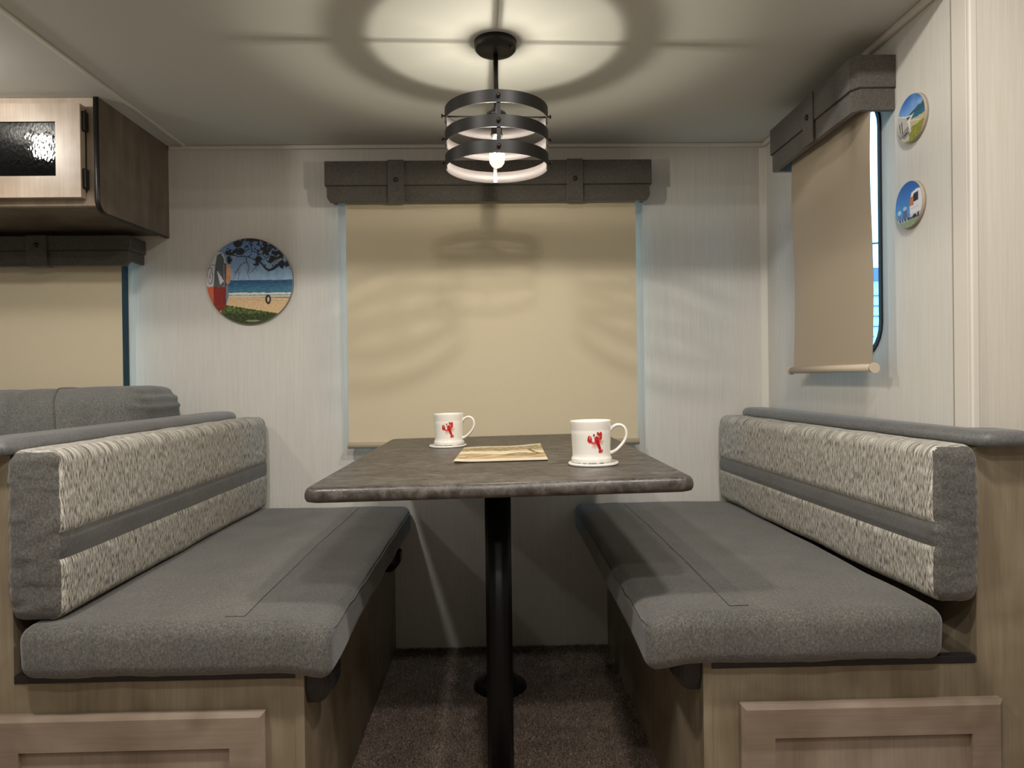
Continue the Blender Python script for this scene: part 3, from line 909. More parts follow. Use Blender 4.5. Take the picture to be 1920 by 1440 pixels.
# ------------------------------------------------------------------ table
TX0, TX1, TY0, TY1, TZ = -0.354, 0.362, 1.270, 2.352, 0.734
TILT = 0.014
tb = empty('dinette_table', (0.004, 1.83, 0), 'rectangular dark slate-look dinette table on black pedestal legs', 'table')
def tz(x): return TZ + TILT*(x-0.004)
ol = rrect(TX0, TX1, TY0, TY1, 0.028, 8)
prof = [(0.010, -0.028), (0.003, -0.026), (0.0, -0.020), (0.0, -0.013), (0.002, -0.006), (0.005, -0.002), (0.010, 0.0)]
n = len(ol); v = []
cx, cy = (TX0+TX1)/2, (TY0+TY1)/2
for d, h in prof:
    q = rrect(TX0+d, TX1-d, TY0+d, TY1-d, 0.028-d*.6, 8)
    v += [(p[0], p[1], tz(p[0])+h) for p in q]
mb = MB(); f = []
for k in range(len(prof)-1):
    for i in range(n):
        j = (i+1) % n; f.append((k*n+i, k*n+j, k*n+n+j, k*n+n+i))
mb.add(v, f, True)
mb.f.append(list(range(n))[::-1]); mb.sm.append(False)
mb.f.append([(len(prof)-1)*n+i for i in range(n)]); mb.sm.append(False)
mb.build('tabletop', M['table'], tb)
def leg(x, y):
    mb = MB()
    # fluted tube
    k = 48; prof = []
    for i in range(k):
        a = 2*pi*i/k; rr = 0.0285-0.0012*(0.5+0.5*cos(a*12))
        prof.append((x+rr*cos(a), y+rr*sin(a)))
    prism(mb, prof, 0.05, tz(x)-0.05, 'z', True)
    lg = mb.build('leg', M['pole'], tb)
    mb = MB(); lathe(mb, [(0.078, 0.0), (0.080, 0.006), (0.076, 0.016), (0.060, 0.024), (0.048, 0.030), (0.040, 0.044), (0.034, 0.058), (0.0300, 0.062), (0.0288, 0.062)], (x, y, 0.0), 40)
    mb.build('floor_socket', M['black']).parent = lg
    mb = MB(); lathe(mb, [(0.0290, -0.06), (0.031, -0.055), (0.033, -0.040), (0.060, -0.036), (0.070, -0.0285)], (x, y, tz(x)), 40)
    mb.build('top_bracket', M['black']).parent = lg
for yy in (1.49, 2.10): leg(-0.001, yy)

# ------------------------------------------------------------------ painting helpers (flat print as vertex colours)
def lin(c):
    c = np.asarray(c, float)/255
    return np.where(c <= 0.04045, c/12.92, ((c+0.055)/1.055)**2.4)
class Paint:
    def __init__(s, X, Y, base): s.X = X; s.Y = Y; s.C = np.ones(X.shape+(3,))*np.array(base, float); s.m = np.zeros(X.shape, bool)
    def put(s, mask, c):
        c = np.array(c, float)
        s.C[mask] = c if c.ndim == 1 else c[mask]; s.m |= mask
    def ell(s, cx, cy, rx, ry, rot=0):
        a = radians(rot); dx = s.X-cx; dy = s.Y-cy
        u = dx*cos(a)+dy*sin(a); w = -dx*sin(a)+dy*cos(a)
        return (u/rx)**2+(w/ry)**2 < 1
    def line(s, pts, w0, w1=None):
        w1 = w0 if w1 is None else w1; m = np.zeros(s.X.shape, bool); n = len(pts)-1
        for i in range(n):
            (ax, ay), (bx, by) = pts[i], pts[i+1]; L = (bx-ax)**2+(by-ay)**2+1e-9
            t = np.clip(((s.X-ax)*(bx-ax)+(s.Y-ay)*(by-ay))/L, 0, 1)
            d = np.hypot(s.X-ax-t*(bx-ax), s.Y-ay-t*(by-ay))
            m |= d < (w0+(w1-w0)*(i+t)/n)/2
        return m
    def poly(s, pts):
        m = np.zeros(s.X.shape, bool); n = len(pts)
        for i in range(n):
            (x1, y1), (x2, y2) = pts[i], pts[(i+1) % n]
            if y1 == y2: continue
            c = ((y1 > s.Y) != (y2 > s.Y)) & (s.X < (x2-x1)*(s.Y-y1)/(y2-y1)+x1)
            m ^= c
        return m
def vnoise(X, Y, sc, seed=0):
    return np.array([noise.noise(Vector((x/sc, y/sc, seed))) for x, y in zip(X.ravel(), Y.ravel())]).reshape(X.shape)
def colored(mb, cols, name, mat, parent=None):
    o = mb.build(name, mat, parent)
    a = o.data.color_attributes.new('print', 'FLOAT_COLOR', 'POINT')
    c = np.ones((len(cols), 4)); c[:, :3] = lin(cols)
    a.data.foreach_set('color', c.ravel())
    return o
def disc_grid(rings, seg):
    r = np.concatenate([[0], np.sqrt(np.linspace(0, 1, rings+1)[1:])*1.0])
    r = np.linspace(0, 1, rings+1)
    th = np.linspace(0, 2*pi, seg, endpoint=False)
    R2, T = np.meshgrid(r[1:], th, indexing='ij')
    X = np.concatenate([[0], (R2*np.cos(T)).ravel()]); Y = np.concatenate([[0], (R2*np.sin(T)).ravel()])
    f = [(0, 1+k, 1+(k+1) % seg) for k in range(seg)]
    for i in range(rings-1):
        for k in range(seg):
            l = (k+1) % seg; f.append((1+i*seg+k, 1+(i+1)*seg+k, 1+(i+1)*seg+l, 1+i*seg+l))
    return X, Y, f

# ---- round beach picture on the back wall (1440-pixel study frame, centre 705,712 radius 535)
def paint_beach(X, Y):
    x = 705+X*540; y = 712-Y*540
    P = Paint(x, y, (140, 170, 205))
    t = np.clip((y-170)/530, 0, 1)[..., None]
    P.C = np.array([88, 122, 176])*(1-t)+np.array([160, 192, 222])*t
    n1 = vnoise(x, y, 60, 1); n2 = vnoise(x, y, 26, 2); n3 = vnoise(x*0.25, y, 14, 3)
    P.C += (n1*14)[..., None]
    sea = y > 700
    t = np.clip((y-700)/160, 0, 1)[..., None]
    P.put(sea, (np.array([38, 84, 122])*(1-t)+np.array([72, 132, 162])*t)+(n3*26)[..., None])
    P.put(y > 845+8*n1, (70, 104, 112))
    P.put((y > 858+10*n1) & (y < 884+6*n2), (226, 230, 226))
    P.put((y >= 884+6*n2), (110, 128, 118))
    P.put((y > 893+6*n1) & (y < 915), (214, 214, 200))
    P.put(y > 908+0.03*(x-400)+4*n1, np.array([226, 194, 150])+(n2*16)[..., None])
    P.put((y > 918) & (np.abs(y-935-0.04*(x-400)-10*n1) < 5) & (n2 > 0.05), (196, 160, 118))
    P.put((y > 1010+0.17*(x-390)+10*n2) & (x > 340) & (y > 1000), np.array([84, 102, 52])+(n2*60)[..., None]+(n1*26)[..., None])
    P.put((y > 1120+12*n2) & (x > 340), np.array([56, 70, 36])+(n2*40)[..., None])
    P.put(P.ell(740, 1215, 90, 12), (140, 140, 110))
    dk = (38, 38, 42)
    # leaf masses along the top
    n4 = vnoise(x, y, 42, 9)+0.5*vnoise(x, y, 17, 4)
    P.put((y < 470) & (n4 > 0.16+(y-230)/420) & (x > 380) & (x < 880), dk)
    P.put((n4 > -0.06+(y-250)/420+(880-x)/500) & (y < 560) & (x > 780), dk)
    for ex in ((455, 440, 34, 52), (565, 235, 60, 40), (580, 335, 70, 45), (460, 350, 60, 34), (825, 430, 46, 34), (785, 490, 38, 30), (905, 300, 60, 90), (980, 440, 62, 50), (1075, 380, 60, 60), (720, 190, 110, 22)):
        P.put(P.ell(*ex) & (n4 > -0.35), dk)
    br_ = (34, 44, 62)
    for pts, a, b_ in (([(1200, 500), (1090, 490), (1020, 545), (950, 580), (900, 545), (850, 480), (760, 440), (690, 400)], 46, 8),
                       ([(1010, 530), (960, 470), (1030, 450)], 14, 8), ([(570, 400), (650, 395), (690, 410), (735, 370), (735, 300), (715, 230)], 12, 10),
                       ([(735, 330), (800, 350), (880, 390), (930, 430)], 12, 8), ([(665, 400), (672, 470), (600, 500), (560, 560), (500, 640)], 11, 5),
                       ([(672, 470), (700, 530), (680, 610), (700, 690)], 9, 4), ([(560, 560), (575, 620), (560, 690)], 6, 4), ([(850, 480), (780, 540), (740, 590), (700, 620)], 8, 4),
                       ([(420, 370), (500, 380), (570, 400)], 20, 10), ([(780, 540), (800, 590)], 5, 4), ([(500, 590), (545, 600), (500, 690)], 6, 4), ([(700, 300), (650, 350), (600, 340)], 7, 5)):
        P.put(P.line(pts, a, b_), br_)
    P.put(P.line([(960, 515), (1030, 455), (1120, 440), (1170, 430)], 12, 8), (170, 164, 158))
    P.put(P.line([(940, 590), (940, 700)], 4), (130, 160, 190))
    # tyre swing
    P.put(P.ell(934, 945, 36, 62), (44, 36, 36)); P.put(P.ell(936, 945, 14, 32), (225, 205, 175))
    # caravan
    P.put(P.ell(430, 620, 42, 130), (206, 148, 116)); P.put(P.ell(444, 590, 26, 90) & (y < 640), (222, 170, 140))
    P.put(P.poly([(400, 760), (430, 760), (440, 900), (410, 1000), (385, 1000)]), (128, 128, 150))
    body = P.poly([(100, 480), (200, 500), (270, 400), (310, 345), (360, 350), (395, 400), (408, 500), (400, 760), (388, 1060), (250, 1120), (100, 900)])
    P.put(body, (205, 205, 208))
    P.put(P.poly([(275, 520), (300, 380), (350, 355), (385, 420), (395, 520), (392, 775), (250, 780), (262, 620)]), (86, 98, 102))
    P.put(P.poly([(395, 480), (410, 490), (402, 1000), (388, 1050)]), (60, 56, 62))
    P.put(body & (y > 778) & (x < 250), (204, 102, 66)); P.put(body & (y > 778) & (x >= 250), np.array([140, 48, 42])+(n2*16)[..., None])
    P.put(P.ell(210, 640, 34, 112), (118, 116, 122)); P.put(P.ell(208, 640, 24, 96), (216, 216, 222)); P.put(P.line([(205, 700), (215, 590), (200, 660)], 9), (128, 126, 130))
    P.put(P.poly([(290, 560), (330, 600), (345, 640), (385, 700), (335, 760), (320, 690)]), (214, 214, 220))
    P.put(P.line([(290, 560), (350, 640), (380, 700)], 9), (48, 52, 60)); P.put(P.line([(385, 500), (385, 780)], 7), (170, 175, 180))
    P.put(P.line([(180, 500), (270, 508)], 8), (120, 118, 120))
    return np.clip(P.C, 0, 255)
# ---- small plaques (frame of 238 x 412 study pixels mapped to a circle)
def paint_porch(X, Y):
    x = X*100; y = Y*100
    P = Paint(x, y, (60, 120, 200)); t = np.clip((y-20)/80, 0, 1)[..., None]
    P.C = np.array([130, 175, 225])*(1-t)+np.array([44, 96, 180])*t
    n1 = vnoise(x, y, 22, 5); n2 = vnoise(x, y, 8, 6)
    cl = np.clip((vnoise(x, y, 45, 5)+0.15)*1.6, 0, 1)*(y > 10)*np.clip((x+30)/60, 0, 1); P.C = P.C*(1-0.6*cl[..., None])+np.array([196, 216, 236])*0.6*cl[..., None]
    P.put((y < 22+0.25*x+6*n1) & (x > -35), (58, 92, 104)); P.put((y < 12-6*n1) & (x > 10), (42, 110, 140))
    P.put(y < -8+5*n1, (190, 180, 138)); P.put(y < -42-8*n1+0.1*x, np.array([140, 142, 60])+(n2*40)[..., None])
    P.put(P.poly([(-100, 30), (-80, 34), (-30, 16), (-20, -20), (-10, -90), (-100, -90)]), (190, 184, 176))
    P.put(P.line([(-92, 36), (-34, 16), (20, 8)], 5), (224, 224, 222))
    P.put(P.poly([(-34, 12), (8, -6), (30, 18), (-4, 4)]), (72, 84, 66))
    P.put(P.poly([(-30, -6), (26, 18), (-6, -14), (2, -60), (-16, -62), (-18, -16)]), (222, 222, 224))
    P.put(P.line([(0, -10), (70, -28)], 5), (210, 206, 190))
    P.put(P.line([(-82, 0), (-78, -40)], 6), (66, 50, 44)); P.put(P.line([(-66, 4), (-62, -44)], 6), (66, 50, 44))
    for k in range(5):
        P.put(P.line([(-74+6*k, -50-6*k), (-18+3*k, -30-7*k)], 4), (84, 64, 56))
    P.put(P.line([(-92, -42), (-76, -64), (-20, -54)], 5), (60, 46, 42))
    return np.clip(P.C, 0, 255)
def paint_camper(X, Y):
    x = X*100; y = Y*100
    P = Paint(x, y, (50, 105, 185)); t = np.clip((y+30)/130, 0, 1)[..., None]
    P.C = np.array([84, 150, 215])*(1-t)+np.array([44, 92, 172])*t
    n1 = vnoise(x, y, 20, 7); n2 = vnoise(x, y, 7, 8)
    P.put(y < -52+3*n1, (60, 74, 100)); P.put(y < -66+2*n1, np.array([142, 158, 128])+(n2*20)[..., None])
    P.put(P.poly([(-84, -58), (-80, -22), (-60, -26), (-52, -58)]), (96, 128, 178)); P.put(P.ell(-70, -22, 13, 10), (188, 208, 232))
    P.put(P.poly([(-46, -58), (-40, -14), (-14, -16), (-8, -58)]), (84, 110, 158)); P.put(P.ell(-28, -12, 14, 9), (176, 194, 220))
    P.put(P.poly([(-8, -56), (-6, -36), (10, -34), (10, -58)]), (120, 140, 180))
    for px in (-78, -56, -40, -16): P.put(P.line([(px, -56), (px+6, -70)], 4), (220, 224, 228))
    body = P.poly([(12, -58), (8, -20), (12, 20), (24, 46), (60, 56), (100, 50), (100, -60)])
    P.put(body, (226, 226, 232)); P.put(body & (y < 28) & (y > -10) & (x < 38), (196, 122, 82))
    P.put(P.poly([(34, 30), (42, 40), (72, 42), (70, 4), (38, 2)]), (52, 48, 62))
    P.put(P.line([(22, 40), (60, 50), (90, 46)], 4), (244, 244, 246)); P.put(P.line([(12, -24), (72, -20)], 3), (196, 196, 206))
    P.put(P.ell(44, -58, 14, 8), (46, 40, 44)); P.put(P.ell(70, -52, 8, 8), (56, 44, 50)); P.put(P.line([(12, -50), (90, -46)], 3), (160, 160, 172))
    return np.clip(P.C, 0, 255)
def plaque(name, label, centre, radius, normal, painter, rings, seg, th, grp=None):
    r = empty(name, centre, label, 'wall art', grp)
    if normal == 'y':
        r.rotation_euler = (pi/2, 0, 0)          # local z -> -y
    else:
        r.rotation_euler = (pi/2, 0, -pi/2)      # local z -> -x, local x -> -y
    def fin(o): o.location = (0, 0, 0)
    mb = MB(); lathe(mb, [(radius, 0.0), (radius, th*0.88), (radius-0.0012, th)], (0, 0, 0), 96)
    o = mb.build('backing_disc', M['mdf']); o.parent = r
    X, Y, f = disc_grid(rings, seg)
    C_ = painter(X, Y)
    mb = MB(); mb.add([(x_*(radius-0.001), y_*(radius-0.001), th+0.0004) for x_, y_ in zip(X, Y)], f)
    o = colored(mb, C_, 'picture_print', M['print']); o.parent = r
    return r
plaque('round_plaque', 'large round plaque with painted beach, sea and red camper on the back wall', (-0.832, D-0.0005, 1.266), 0.1455, 'y', paint_beach, 96, 300, 0.012)
plaque('round_plaque', 'upper of two small round plaques on the right wall, porch before green hills', (XR-0.0005, 1.549, 1.490), 0.0525, 'x', paint_porch, 44, 130, 0.008)
plaque('round_plaque', 'lower of two small round plaques on the right wall, white camper under blue sky', (XR-0.0005, 1.560, 1.301), 0.0520, 'x', paint_camper, 44, 130, 0.008)

# ------------------------------------------------------------------ mugs, coasters, booklet
def lobster_decal(parent):
    # study frame: mug axis at x=720, rim y=320, foot y=1100; 1 px = 0.108 mm
    s_ = 0.0877/780
    nx, ny = 90, 110
    gx = np.linspace(640, 990, nx); gy = np.linspace(500, 915, ny)
    X, Y = np.meshgrid(gx, gy)
    P = Paint(X, Y, (236, 232, 222))
    red = (196, 44, 44); dk = (160, 26, 30); lt = (222, 96, 88)
    for pts in ([(790, 745), (760, 760), (735, 800)], [(800, 755), (775, 780), (765, 820)], [(815, 770), (800, 800), (802, 825)], [(875, 700), (920, 690), (972, 676)], [(880, 715), (930, 708), (965, 716)], [(885, 735), (920, 740), (945, 752)], [(790, 660), (775, 600)], [(830, 650), (815, 585)]):
        P.put(P.line(pts, 11, 7), lt)
    P.put(P.line([(710, 690), (750, 725), (810, 720)], 40, 50), lt)
    P.put(P.line([(905, 650), (880, 690), (850, 710)], 34, 44), lt)
    P.put(P.ell(680, 640, 26, 62, 12), red); P.put(P.ell(715, 650, 20, 62, -8), red)
    P.put(P.ell(700, 690, 38, 34, 20), red)
    P.put(P.ell(900, 590, 34, 76, 10), red); P.put(P.ell(862, 560, 26, 48, -30), red); P.put(P.ell(895, 630, 40, 36), red)
    P.put(P.poly([(698, 570), (704, 570), (706, 650), (698, 650)]), (236, 232, 222))
    P.put(P.poly([(866, 590), (874, 585), (880, 630), (874, 630)]), (240, 190, 170))
    P.put(P.ell(775, 575, 18, 26), (150, 80, 76))
    P.put(P.ell(825, 660, 42, 66, 10), red)
    P.put(P.line([(825, 640), (850, 740), (880, 820), (898, 880)], 84, 44), red)
    P.put(P.line([(835, 680), (858, 750), (880, 820)], 40, 26), dk)
    P.put(P.ell(900, 880, 48, 28, -8), red); P.put(P.ell(930, 860, 22, 18, -30), lt)
    for k in range(4): P.put(P.line([(845+9*k, 770+26*k), (885+7*k, 760+26*k)], 5), (120, 20, 24))
    mb = MB(); idx = -np.ones(X.shape, int); cols = []; vs_ = []; fs_ = []
    def vid(j, i):
        if idx[j, i] < 0:
            u = (X[j, i]-720)*s_; h = (1100-Y[j, i])*s_
            r_ = mug_r(h)+0.00035; a = u/r_
            idx[j, i] = len(vs_); vs_.append((r_*sin(a), -r_*cos(a), h)); cols.append(P.C[j, i])
        return int(idx[j, i])
    for j in range(ny-1):
        for i in range(nx-1):
            if P.m[j:j+2, i:i+2].any():
                fs_.append((vid(j+1, i), vid(j+1, i+1), vid(j, i+1), vid(j, i)))
    mb.add(vs_, fs_, True)
    o = colored(mb, np.array(cols), 'lobster_print', M['decal']); o.parent = parent
    o['label'] = 'red lobster printed on the mug'
MUGP = [(0.0425, 0.0), (0.0432, 0.0015), (0.0432, 0.0085), (0.0420, 0.0105), (0.0408, 0.0125), (0.0405, 0.02), (0.0408, 0.032), (0.0414, 0.045), (0.0420, 0.058), (0.0424, 0.066), (0.0421, 0.0675), (0.0426, 0.070), (0.0432, 0.082), (0.0438, 0.0865)]
def mug_r(h):
    for (r0, h0), (r1, h1) in zip(MUGP[:-1], MUGP[1:]):
        if h0 <= h <= h1: return r0+(r1-r0)*(h-h0)/(h1-h0)
    return MUGP[-1][0]
def mug(x, y, rot, label):
    z = tz(x)+0.0066
    r = empty('mug', (x, y, z), label, 'mug', None, (0, -math.atan(TILT), rot))
    mb = MB()
    prof = MUGP+[(0.0436, 0.0877), (0.0424, 0.0880), (0.0412, 0.0868), (0.0400, 0.075), (0.0390, 0.04), (0.0385, 0.010), (0.030, 0.0055), (0.0, 0.005)]
    lathe(mb, prof, (0, 0, 0), 64)
    mb.build('mug_body', M['china']).parent = r
    mb = MB()
    ctl = [(0.0405, 0.066), (0.046, 0.072), (0.054, 0.0765), (0.062, 0.077), (0.070, 0.0725), (0.0745, 0.063), (0.0745, 0.053), (0.070, 0.042), (0.061, 0.031), (0.051, 0.0225), (0.0395, 0.0175)]
    pts = []
    for i in range(len(ctl)-1):
        p0 = ctl[max(i-1, 0)]; p1 = ctl[i]; p2 = ctl[i+1]; p3 = ctl[min(i+2, len(ctl)-1)]
        for k in range(4):
            t = k/4
            f_ = lambda a, b_, c_, d_: 0.5*((2*b_)+(-a+c_)*t+(2*a-5*b_+4*c_-d_)*t*t+(-a+3*b_-3*c_+d_)*t**3)
            pts.append((f_(p0[0], p1[0], p2[0], p3[0]), 0, f_(p0[1], p1[1], p2[1], p3[1])))
    pts.append((ctl[-1][0], 0, ctl[-1][1]))
    n_ = len(pts); rad = [0.0040-0.0008*sin(pi*i/(n_-1)) for i in range(n_)]
    tube(mb, pts, rad, 12, flat=1.0)
    o = mb.build('handle', M['china']); o.parent = r; o.scale = (1, 1.5, 1)
    lobster_decal(r)
    return r
mug(-0.137, 2.010, -0.22, 'white mug with red lobster, farther one, on the left by the window')
mug(0.201, 1.500, -0.13, 'white mug with red lobster, nearer one, on the right side of the table')
def coaster(x, y, label, seed):
    r = empty('coaster', (x, y, tz(x)+0.0003), label, 'coaster', None, (0, -math.atan(TILT), 0))
    mb = MB(); lathe(mb, [(0.0515, 0), (0.0535, 0.0012), (0.0535, 0.0045), (0.0520, 0.0058)], (0, 0, 0), 72)
    mb.build('coaster_body', M['china']).parent = r
    X, Y, f = disc_grid(26, 120)
    n1 = vnoise(X, Y, 0.10, seed); n2 = vnoise(X, Y, 0.25, seed+3)
    R2 = np.hypot(X, Y)
    C_ = np.ones(X.shape+(3,))*np.array([232, 231, 226])
    mk = (R2 > 0.76) & (R2 < 0.96) & (n1+0.6*n2 > -0.02)
    C_[mk] = (96, 102, 102)
    mk = (R2 > 0.5) & (n1 > 0.34); C_[mk] = (140, 146, 146)
    mb = MB(); mb.add([(a*0.0519, b_*0.0519, 0.00615) for a, b_ in zip(X, Y)], f)
    colored(mb, C_, 'coaster_print', M['decal']).parent = r
coaster(-0.141, 2.012, 'round white patterned coaster under the farther mug', 11)
coaster(0.205, 1.502, 'round white patterned coaster under the nearer mug', 15)
# booklet
def paint_paper(X, Y):
    P = Paint(X, Y, (206, 186, 150))
    n1 = vnoise(X*0.5, Y, 0.16, 21); n2 = vnoise(X, Y, 0.05, 22); n3 = vnoise(X*0.3, Y, 0.05, 23)
    P.C = P.C+(n3*34)[..., None]
    P.put(Y > 0.93, (220, 206, 176))
    P.put((Y > 0.66+0.05*n1) & (Y < 0.93), np.array([158, 140, 106])+(n2*60)[..., None])
    P.put((Y > 0.45+0.10*n1) & (Y < 0.60+0.07*n1), (226, 208, 172))
    P.put((Y < 0.46+0.10*n1) & (Y > 0.14), np.array([178, 156, 118])+(n3*50)[..., None])
    P.put((Y < 0.42) & (Y > 0.34) & (n3 > 0.02) & (X > 0.5), (116, 98, 70))
    P.put(P.line([(0.83, 0.72), (0.88, 0.52), (0.94, 0.40)], 0.035), (98, 80, 58))
    P.put(P.line([(0.58, 0.42), (0.70, 0.48), (0.78, 0.44)], 0.04), (110, 92, 68))
    P.put((Y < 0.15), (224, 208, 180)); P.put((Y < 0.10) & (X > 0.1), (206, 192, 172))
    P.put(P.line([(0.06, 0.16), (0.14, 0.34), (0.9, 0.30)], 0.02) & (n2 > -0.3), (132, 112, 82))
    return np.clip(P.C, 0, 255)
bk = empty('booklet', (0.012, 1.77, tz(0.01)), 'folded sepia-printed paper booklet lying between the two mugs', 'booklet', None, (0, -math.atan(TILT), 0))
nx, ny = 90, 60
gx = np.linspace(0, 1, nx); gy = np.linspace(0, 1, ny); X, Y = np.meshgrid(gx, gy)
C_ = paint_paper(X, Y).reshape(-1, 3)
x0b, x1b, x0t, x1t, yb_, yt_ = -0.112, 0.103, -0.104, 0.108, -0.175, 0.170
def bkz(u, w): return 0.0024+0.0035*sstep(.6, 1, w)*sstep(.3, 1, u)+0.0025*math.exp(-(u/.12)**2)*(1-w)+0.0012*sin(u*7)*w
vs_ = []
for j in range(ny):
    for i in range(nx):
        u, w = gx[i], gy[j]
        xx = (x0b+(x0t-x0b)*w)*(1-u)+(x1b+(x1t-x1b)*w)*u
        vs_.append((xx, yb_+(yt_-yb_)*w+0.006*u*(1-w)*0+0.012*u*w, bkz(u, w)))
fs_ = [(j*nx+i, j*nx+i+1, (j+1)*nx+i+1, (j+1)*nx+i) for j in range(ny-1) for i in range(nx-1)]
mb = MB(); mb.add(vs_, fs_, True); colored(mb, C_, 'cover', M['paper']).parent = bk
M['sheet'] = plain('paper_sheet', srgb(214, 204, 180), 0.7)
for L_ in range(3):
    mb = MB(); top = [(a[0]*(0.995-.003*L_), a[1]*(0.995-.003*L_), a[2]*(0.75-.25*L_)) for a in vs_[::1]]
    sub = [(x_, y_, max(z_, 0.0003)) for x_, y_, z_ in top]
    mb.add(sub, fs_, True); mb.build('page', M['sheet']).parent = bk

# ------------------------------------------------------------------ pendant lamp
px, py = BULB[0], BULB[1]
pn = empty('pendant_lamp', (px, py, ZC), 'black iron pendant lamp of three stacked hoops with a lit bulb', 'lamp')
def keep(o, parent):
    o.parent = parent; o.location = (0, 0, 0); return o
def L(*p): return (p[0], p[1], p[2]-ZC)
rotz = 0.035
mb = MB(); lathe(mb, [(0.0, -0.030), (0.012, -0.030), (0.030, -0.027), (0.044, -0.024), (0.0495, -0.018), (0.0505, -0.010), (0.0505, -0.0005)], (0, 0, 0), 48)
keep(mb.build('canopy', M['iron']), pn)
mb = MB(); lathe(mb, [(0.0, -0.008), (0.003, -0.0075), (0.004, -0.004), (0.004, 0.0)], (0.037, -0.03, -0.026), 12); keep(mb.build('screw', M['brass']), pn)
mb = MB(); tube(mb, [(0, 0, -0.028), (0, 0, -0.180)], 0.0058, 14); keep(mb.build('stem', M['iron']), pn)
# hub and spokes at the top hoop
zh = 1.548-ZC
mb = MB(); lathe(mb, [(0.0058, 0.024), (0.009, 0.022), (0.012, 0.014), (0.022, 0.010), (0.0245, 0.004), (0.0245, -0.004), (0.018, -0.010), (0.0, -0.010)], (0, 0, zh), 32)
keep(mb.build('hub', M['iron']), pn)
RR = 0.1215
for k in range(4):
    a = rotz+k*pi/2
    mb = MB(); tube(mb, [(0.02*cos(a), 0.02*sin(a), zh), (RR*cos(a), RR*sin(a), zh)], 0.0020 if k % 2 == 0 else 0.0042, 8); keep(mb.build('spoke', M['iron']), pn)
M['hoop_in'] = plain('hoop_inner_silver', srgb(78, 73, 73), 0.6, 0.0)
hoops = [1.5495, 1.4947, 1.4380]
for zc_ in hoops:
    h = 0.0142; t = 0.0016; zc_ = zc_-ZC
    mb = MB(); seg = 96
    prof = [(RR, -h), (RR+t, -h), (RR+t, h), (RR, h)]
    for q in range(3):
        v = []; f = []
        for k in range(seg):
            a = 2*pi*k/seg
            for r_, z_ in (prof[q], prof[q+1]): v.append((r_*cos(a), r_*sin(a), zc_+z_))
        for k in range(seg):
            l = (k+1) % seg; f.append((k*2, l*2, l*2+1, k*2+1))
        mb.add(v, f, True)
    ob = keep(mb.build('hoop', M['iron']), pn)
    mb = MB(); v = []; f = []
    for k in range(seg):
        a = 2*pi*k/seg; v += [(RR*cos(a), RR*sin(a), zc_-h+.0003), (RR*cos(a), RR*sin(a), zc_+h-.0003), ((RR-.0005)*cos(a), (RR-.0005)*sin(a), zc_-h+.0003), ((RR-.0005)*cos(a), (RR-.0005)*sin(a), zc_+h-.0003)]
    for k in range(seg):
        l = (k+1) % seg; f += [(k*4+3, l*4+3, l*4+2, k*4+2), (k*4+2, l*4+2, l*4, k*4), (k*4+1, l*4+1, l*4+3, k*4+3)]
    mb.add(v, f, True); o = mb.build('inner_lining', M['hoop_in']); o.parent = ob; o['label'] = 'silvery inside face of the hoop'
for k in range(4):
    a = rotz+k*pi/2; ca, sa = cos(a), sin(a)
    mb = MB(); w = 0.0046; r0, r1 = RR-0.0030, RR-0.0008
    v = []
    for z_ in (1.4245-ZC, 1.5635-ZC):
        for r_, t_ in ((r0, -w), (r1, -w), (r1, w), (r0, w)): v.append((r_*ca-t_*sa, r_*sa+t_*ca, z_))
    mb.add(v, [(0, 1, 2, 3), (7, 6, 5, 4), (0, 4, 5, 1), (1, 5, 6, 2), (2, 6, 7, 3), (3, 7, 4, 0)])
    st = keep(mb.build('strap', M['iron']), pn)
    for zc_ in hoops:
        mb = MB()
        lathe(mb, [(0.0016, 0.0), (0.0016, 0.0045), (0.0045, 0.0055), (0.0052, 0.0065), (0.0045, 0.0085), (0.0, 0.0092)], (0, 0, 0), 14, 'x')
        v = [(x_*ca-y_*sa+(RR+.001)*ca, x_*sa+y_*ca+(RR+.001)*sa, z_+zc_-ZC) for x_, y_, z_ in mb.v]; mb.v = v
        o = mb.build('screw', M['brass']); o.parent = st
# socket and bulb
mb = MB(); lathe(mb, [(0.0, 0.0), (0.0115, 0.0), (0.013, -0.006), (0.013, -0.030), (0.0145, -0.032), (0.0145, -0.037), (0.0, -0.037)], (0, 0, zh-0.009), 28); keep(mb.build('socket', M['iron']), pn)
zb = 1.500-ZC
bp = [(0.0095, 0.0), (0.0105, -0.008), (0.0120, -0.016), (0.0155, -0.026), (0.0185, -0.038), (0.0195, -0.050), (0.0175, -0.062), (0.0120, -0.070), (0.005, -0.0735), (0.0, -0.074)]
mb = MB(); lathe(mb, bp, (0, 0, zb), 32); bulb = keep(mb.build('bulb', M['bulbglass']), pn)
mb = MB()
for k in range(6):
    a = k*pi/3; x_, y_ = 0.0062*cos(a), 0.0062*sin(a)
    tube(mb, [(x_, y_, zb-0.018), (x_*1.1, y_*1.1, zb-0.056)], 0.0013, 6)
mb.build('filament', M['filament']).parent = bulb

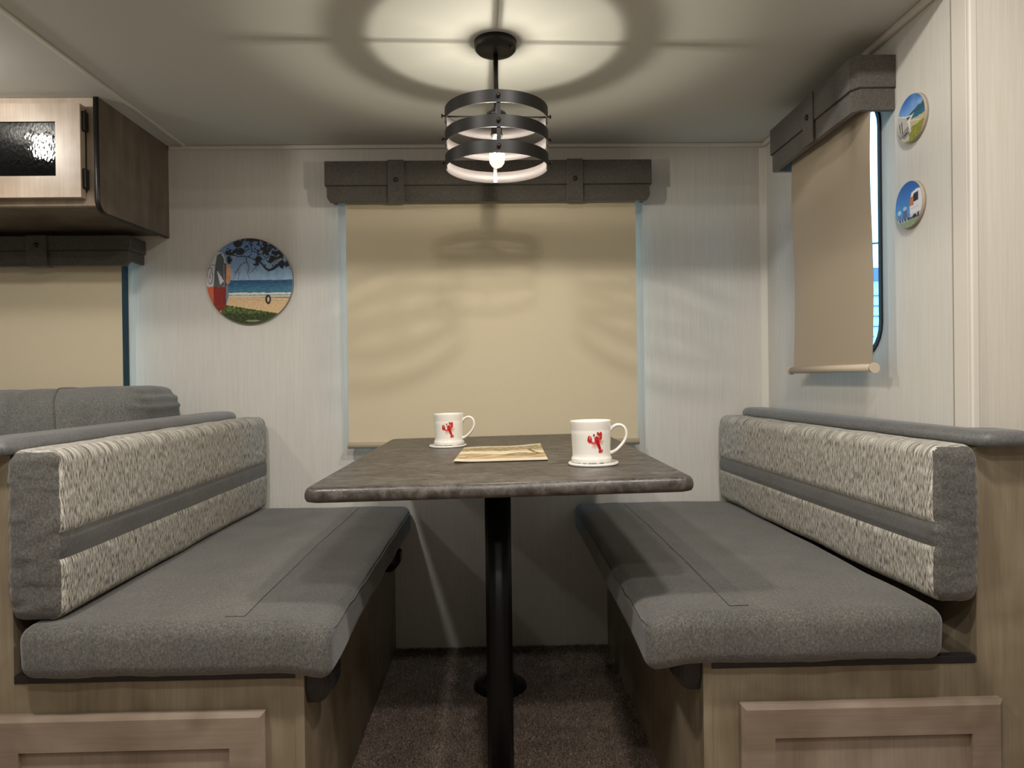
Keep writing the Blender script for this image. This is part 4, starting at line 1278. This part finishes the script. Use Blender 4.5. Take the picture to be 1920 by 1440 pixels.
# ------------------------------------------------------------------ small round ceiling lamps (they light the room; outside the frame)
wh = ['left of centre in the main ceiling near the opening', 'in the low ceiling before the overhead cabinet', 'right of centre in the main ceiling near the opening', 'in the middle of the main ceiling', 'at the rear of the main ceiling']
for (p, e), w_ in zip(LAMPS, wh):
    zc_ = 2.04 if p[2] > 1.9 else ZC
    r = empty('ceiling_lamp', (p[0], p[1], zc_), 'small round white puck lamp '+w_, 'lamp', 'round puck lamps in the ceilings')
    mb = MB(); lathe(mb, [(0.034, -0.007), (0.040, -0.009), (0.045, -0.006), (0.047, 0.0)], (0, 0, 0), 40); mb.build('bezel', M['white_metal']).parent = r
    mb = MB(); lathe(mb, [(0.0, -0.0095), (0.030, -0.0095), (0.0335, -0.008)], (0, 0, 0), 32); mb.build('diffuser', M['diffuser']).parent = r

# ------------------------------------------------------------------ outside the side window
M['siding'] = plain('pale_siding', srgb(196, 204, 208), 0.7)
M['roof'] = plain('grey_roof', srgb(96, 110, 128), 0.8)
M['ground'] = plain('gravel', srgb(170, 168, 160), 0.9)
nb = empty('neighbouring_trailer', (8.6, 15.5, -0.6), 'pale trailer with grey roof seen through the narrow side window', 'trailer')
mb = MB(); box(mb, 6.2, 11.2, 15, 18, -0.1, 2.95); mb.build('wall', M['siding']).parent = nb
for c_ in nb.children: c_.location = -nb.location
mb = MB(); prism(mb, [(6.0, 2.95), (11.4, 2.95), (11.2, 3.25), (6.2, 3.2)], 14.9, 18.1, 'y'); o = mb.build('roof', M['roof']); o.parent = nb; o.location = -nb.location
for i in range(12):
    mb = MB(); box(mb, 6.2, 11.2, 14.97, 15.0, 0.2+i*0.22, 0.22+i*0.22); o = mb.build('siding_batten', M['roof']); o.parent = nb; o.location = -nb.location
fn = empty('garden_fence', (5.3, 9.9, -0.6), 'white picket fence standing outside the side window', 'fence')
for i in range(14):
    mb = MB(); x_ = 4.6+i*0.13; prism(mb, [(x_, -0.6), (x_+0.085, -0.6), (x_+0.085, 1.45), (x_+0.042, 1.53), (x_, 1.45)], 9.9, 9.92, 'y'); o = mb.build('picket', M['siding']); o.parent = fn; o.location = -fn.location
mb = MB(); box(mb, 4.5, 6.6, 9.92, 9.95, 1.1, 1.18); o = mb.build('fence_rail', M['roof']); o.parent = fn; o.location = -fn.location
mb = MB(); tube(mb, [(3+i, 14.0, 3.10+0.10*i+0.01*(i-5)**2) for i in range(12)], 0.02, 6); tag(mb.build('overhead_cable', M['black']), 'thin dark overhead cable crossing the sky outside the side window', 'cable')
mb = MB(); box(mb, -20, 30, 2.9, 40, -0.8, -0.6); struct(mb.build('ground', M['ground']))
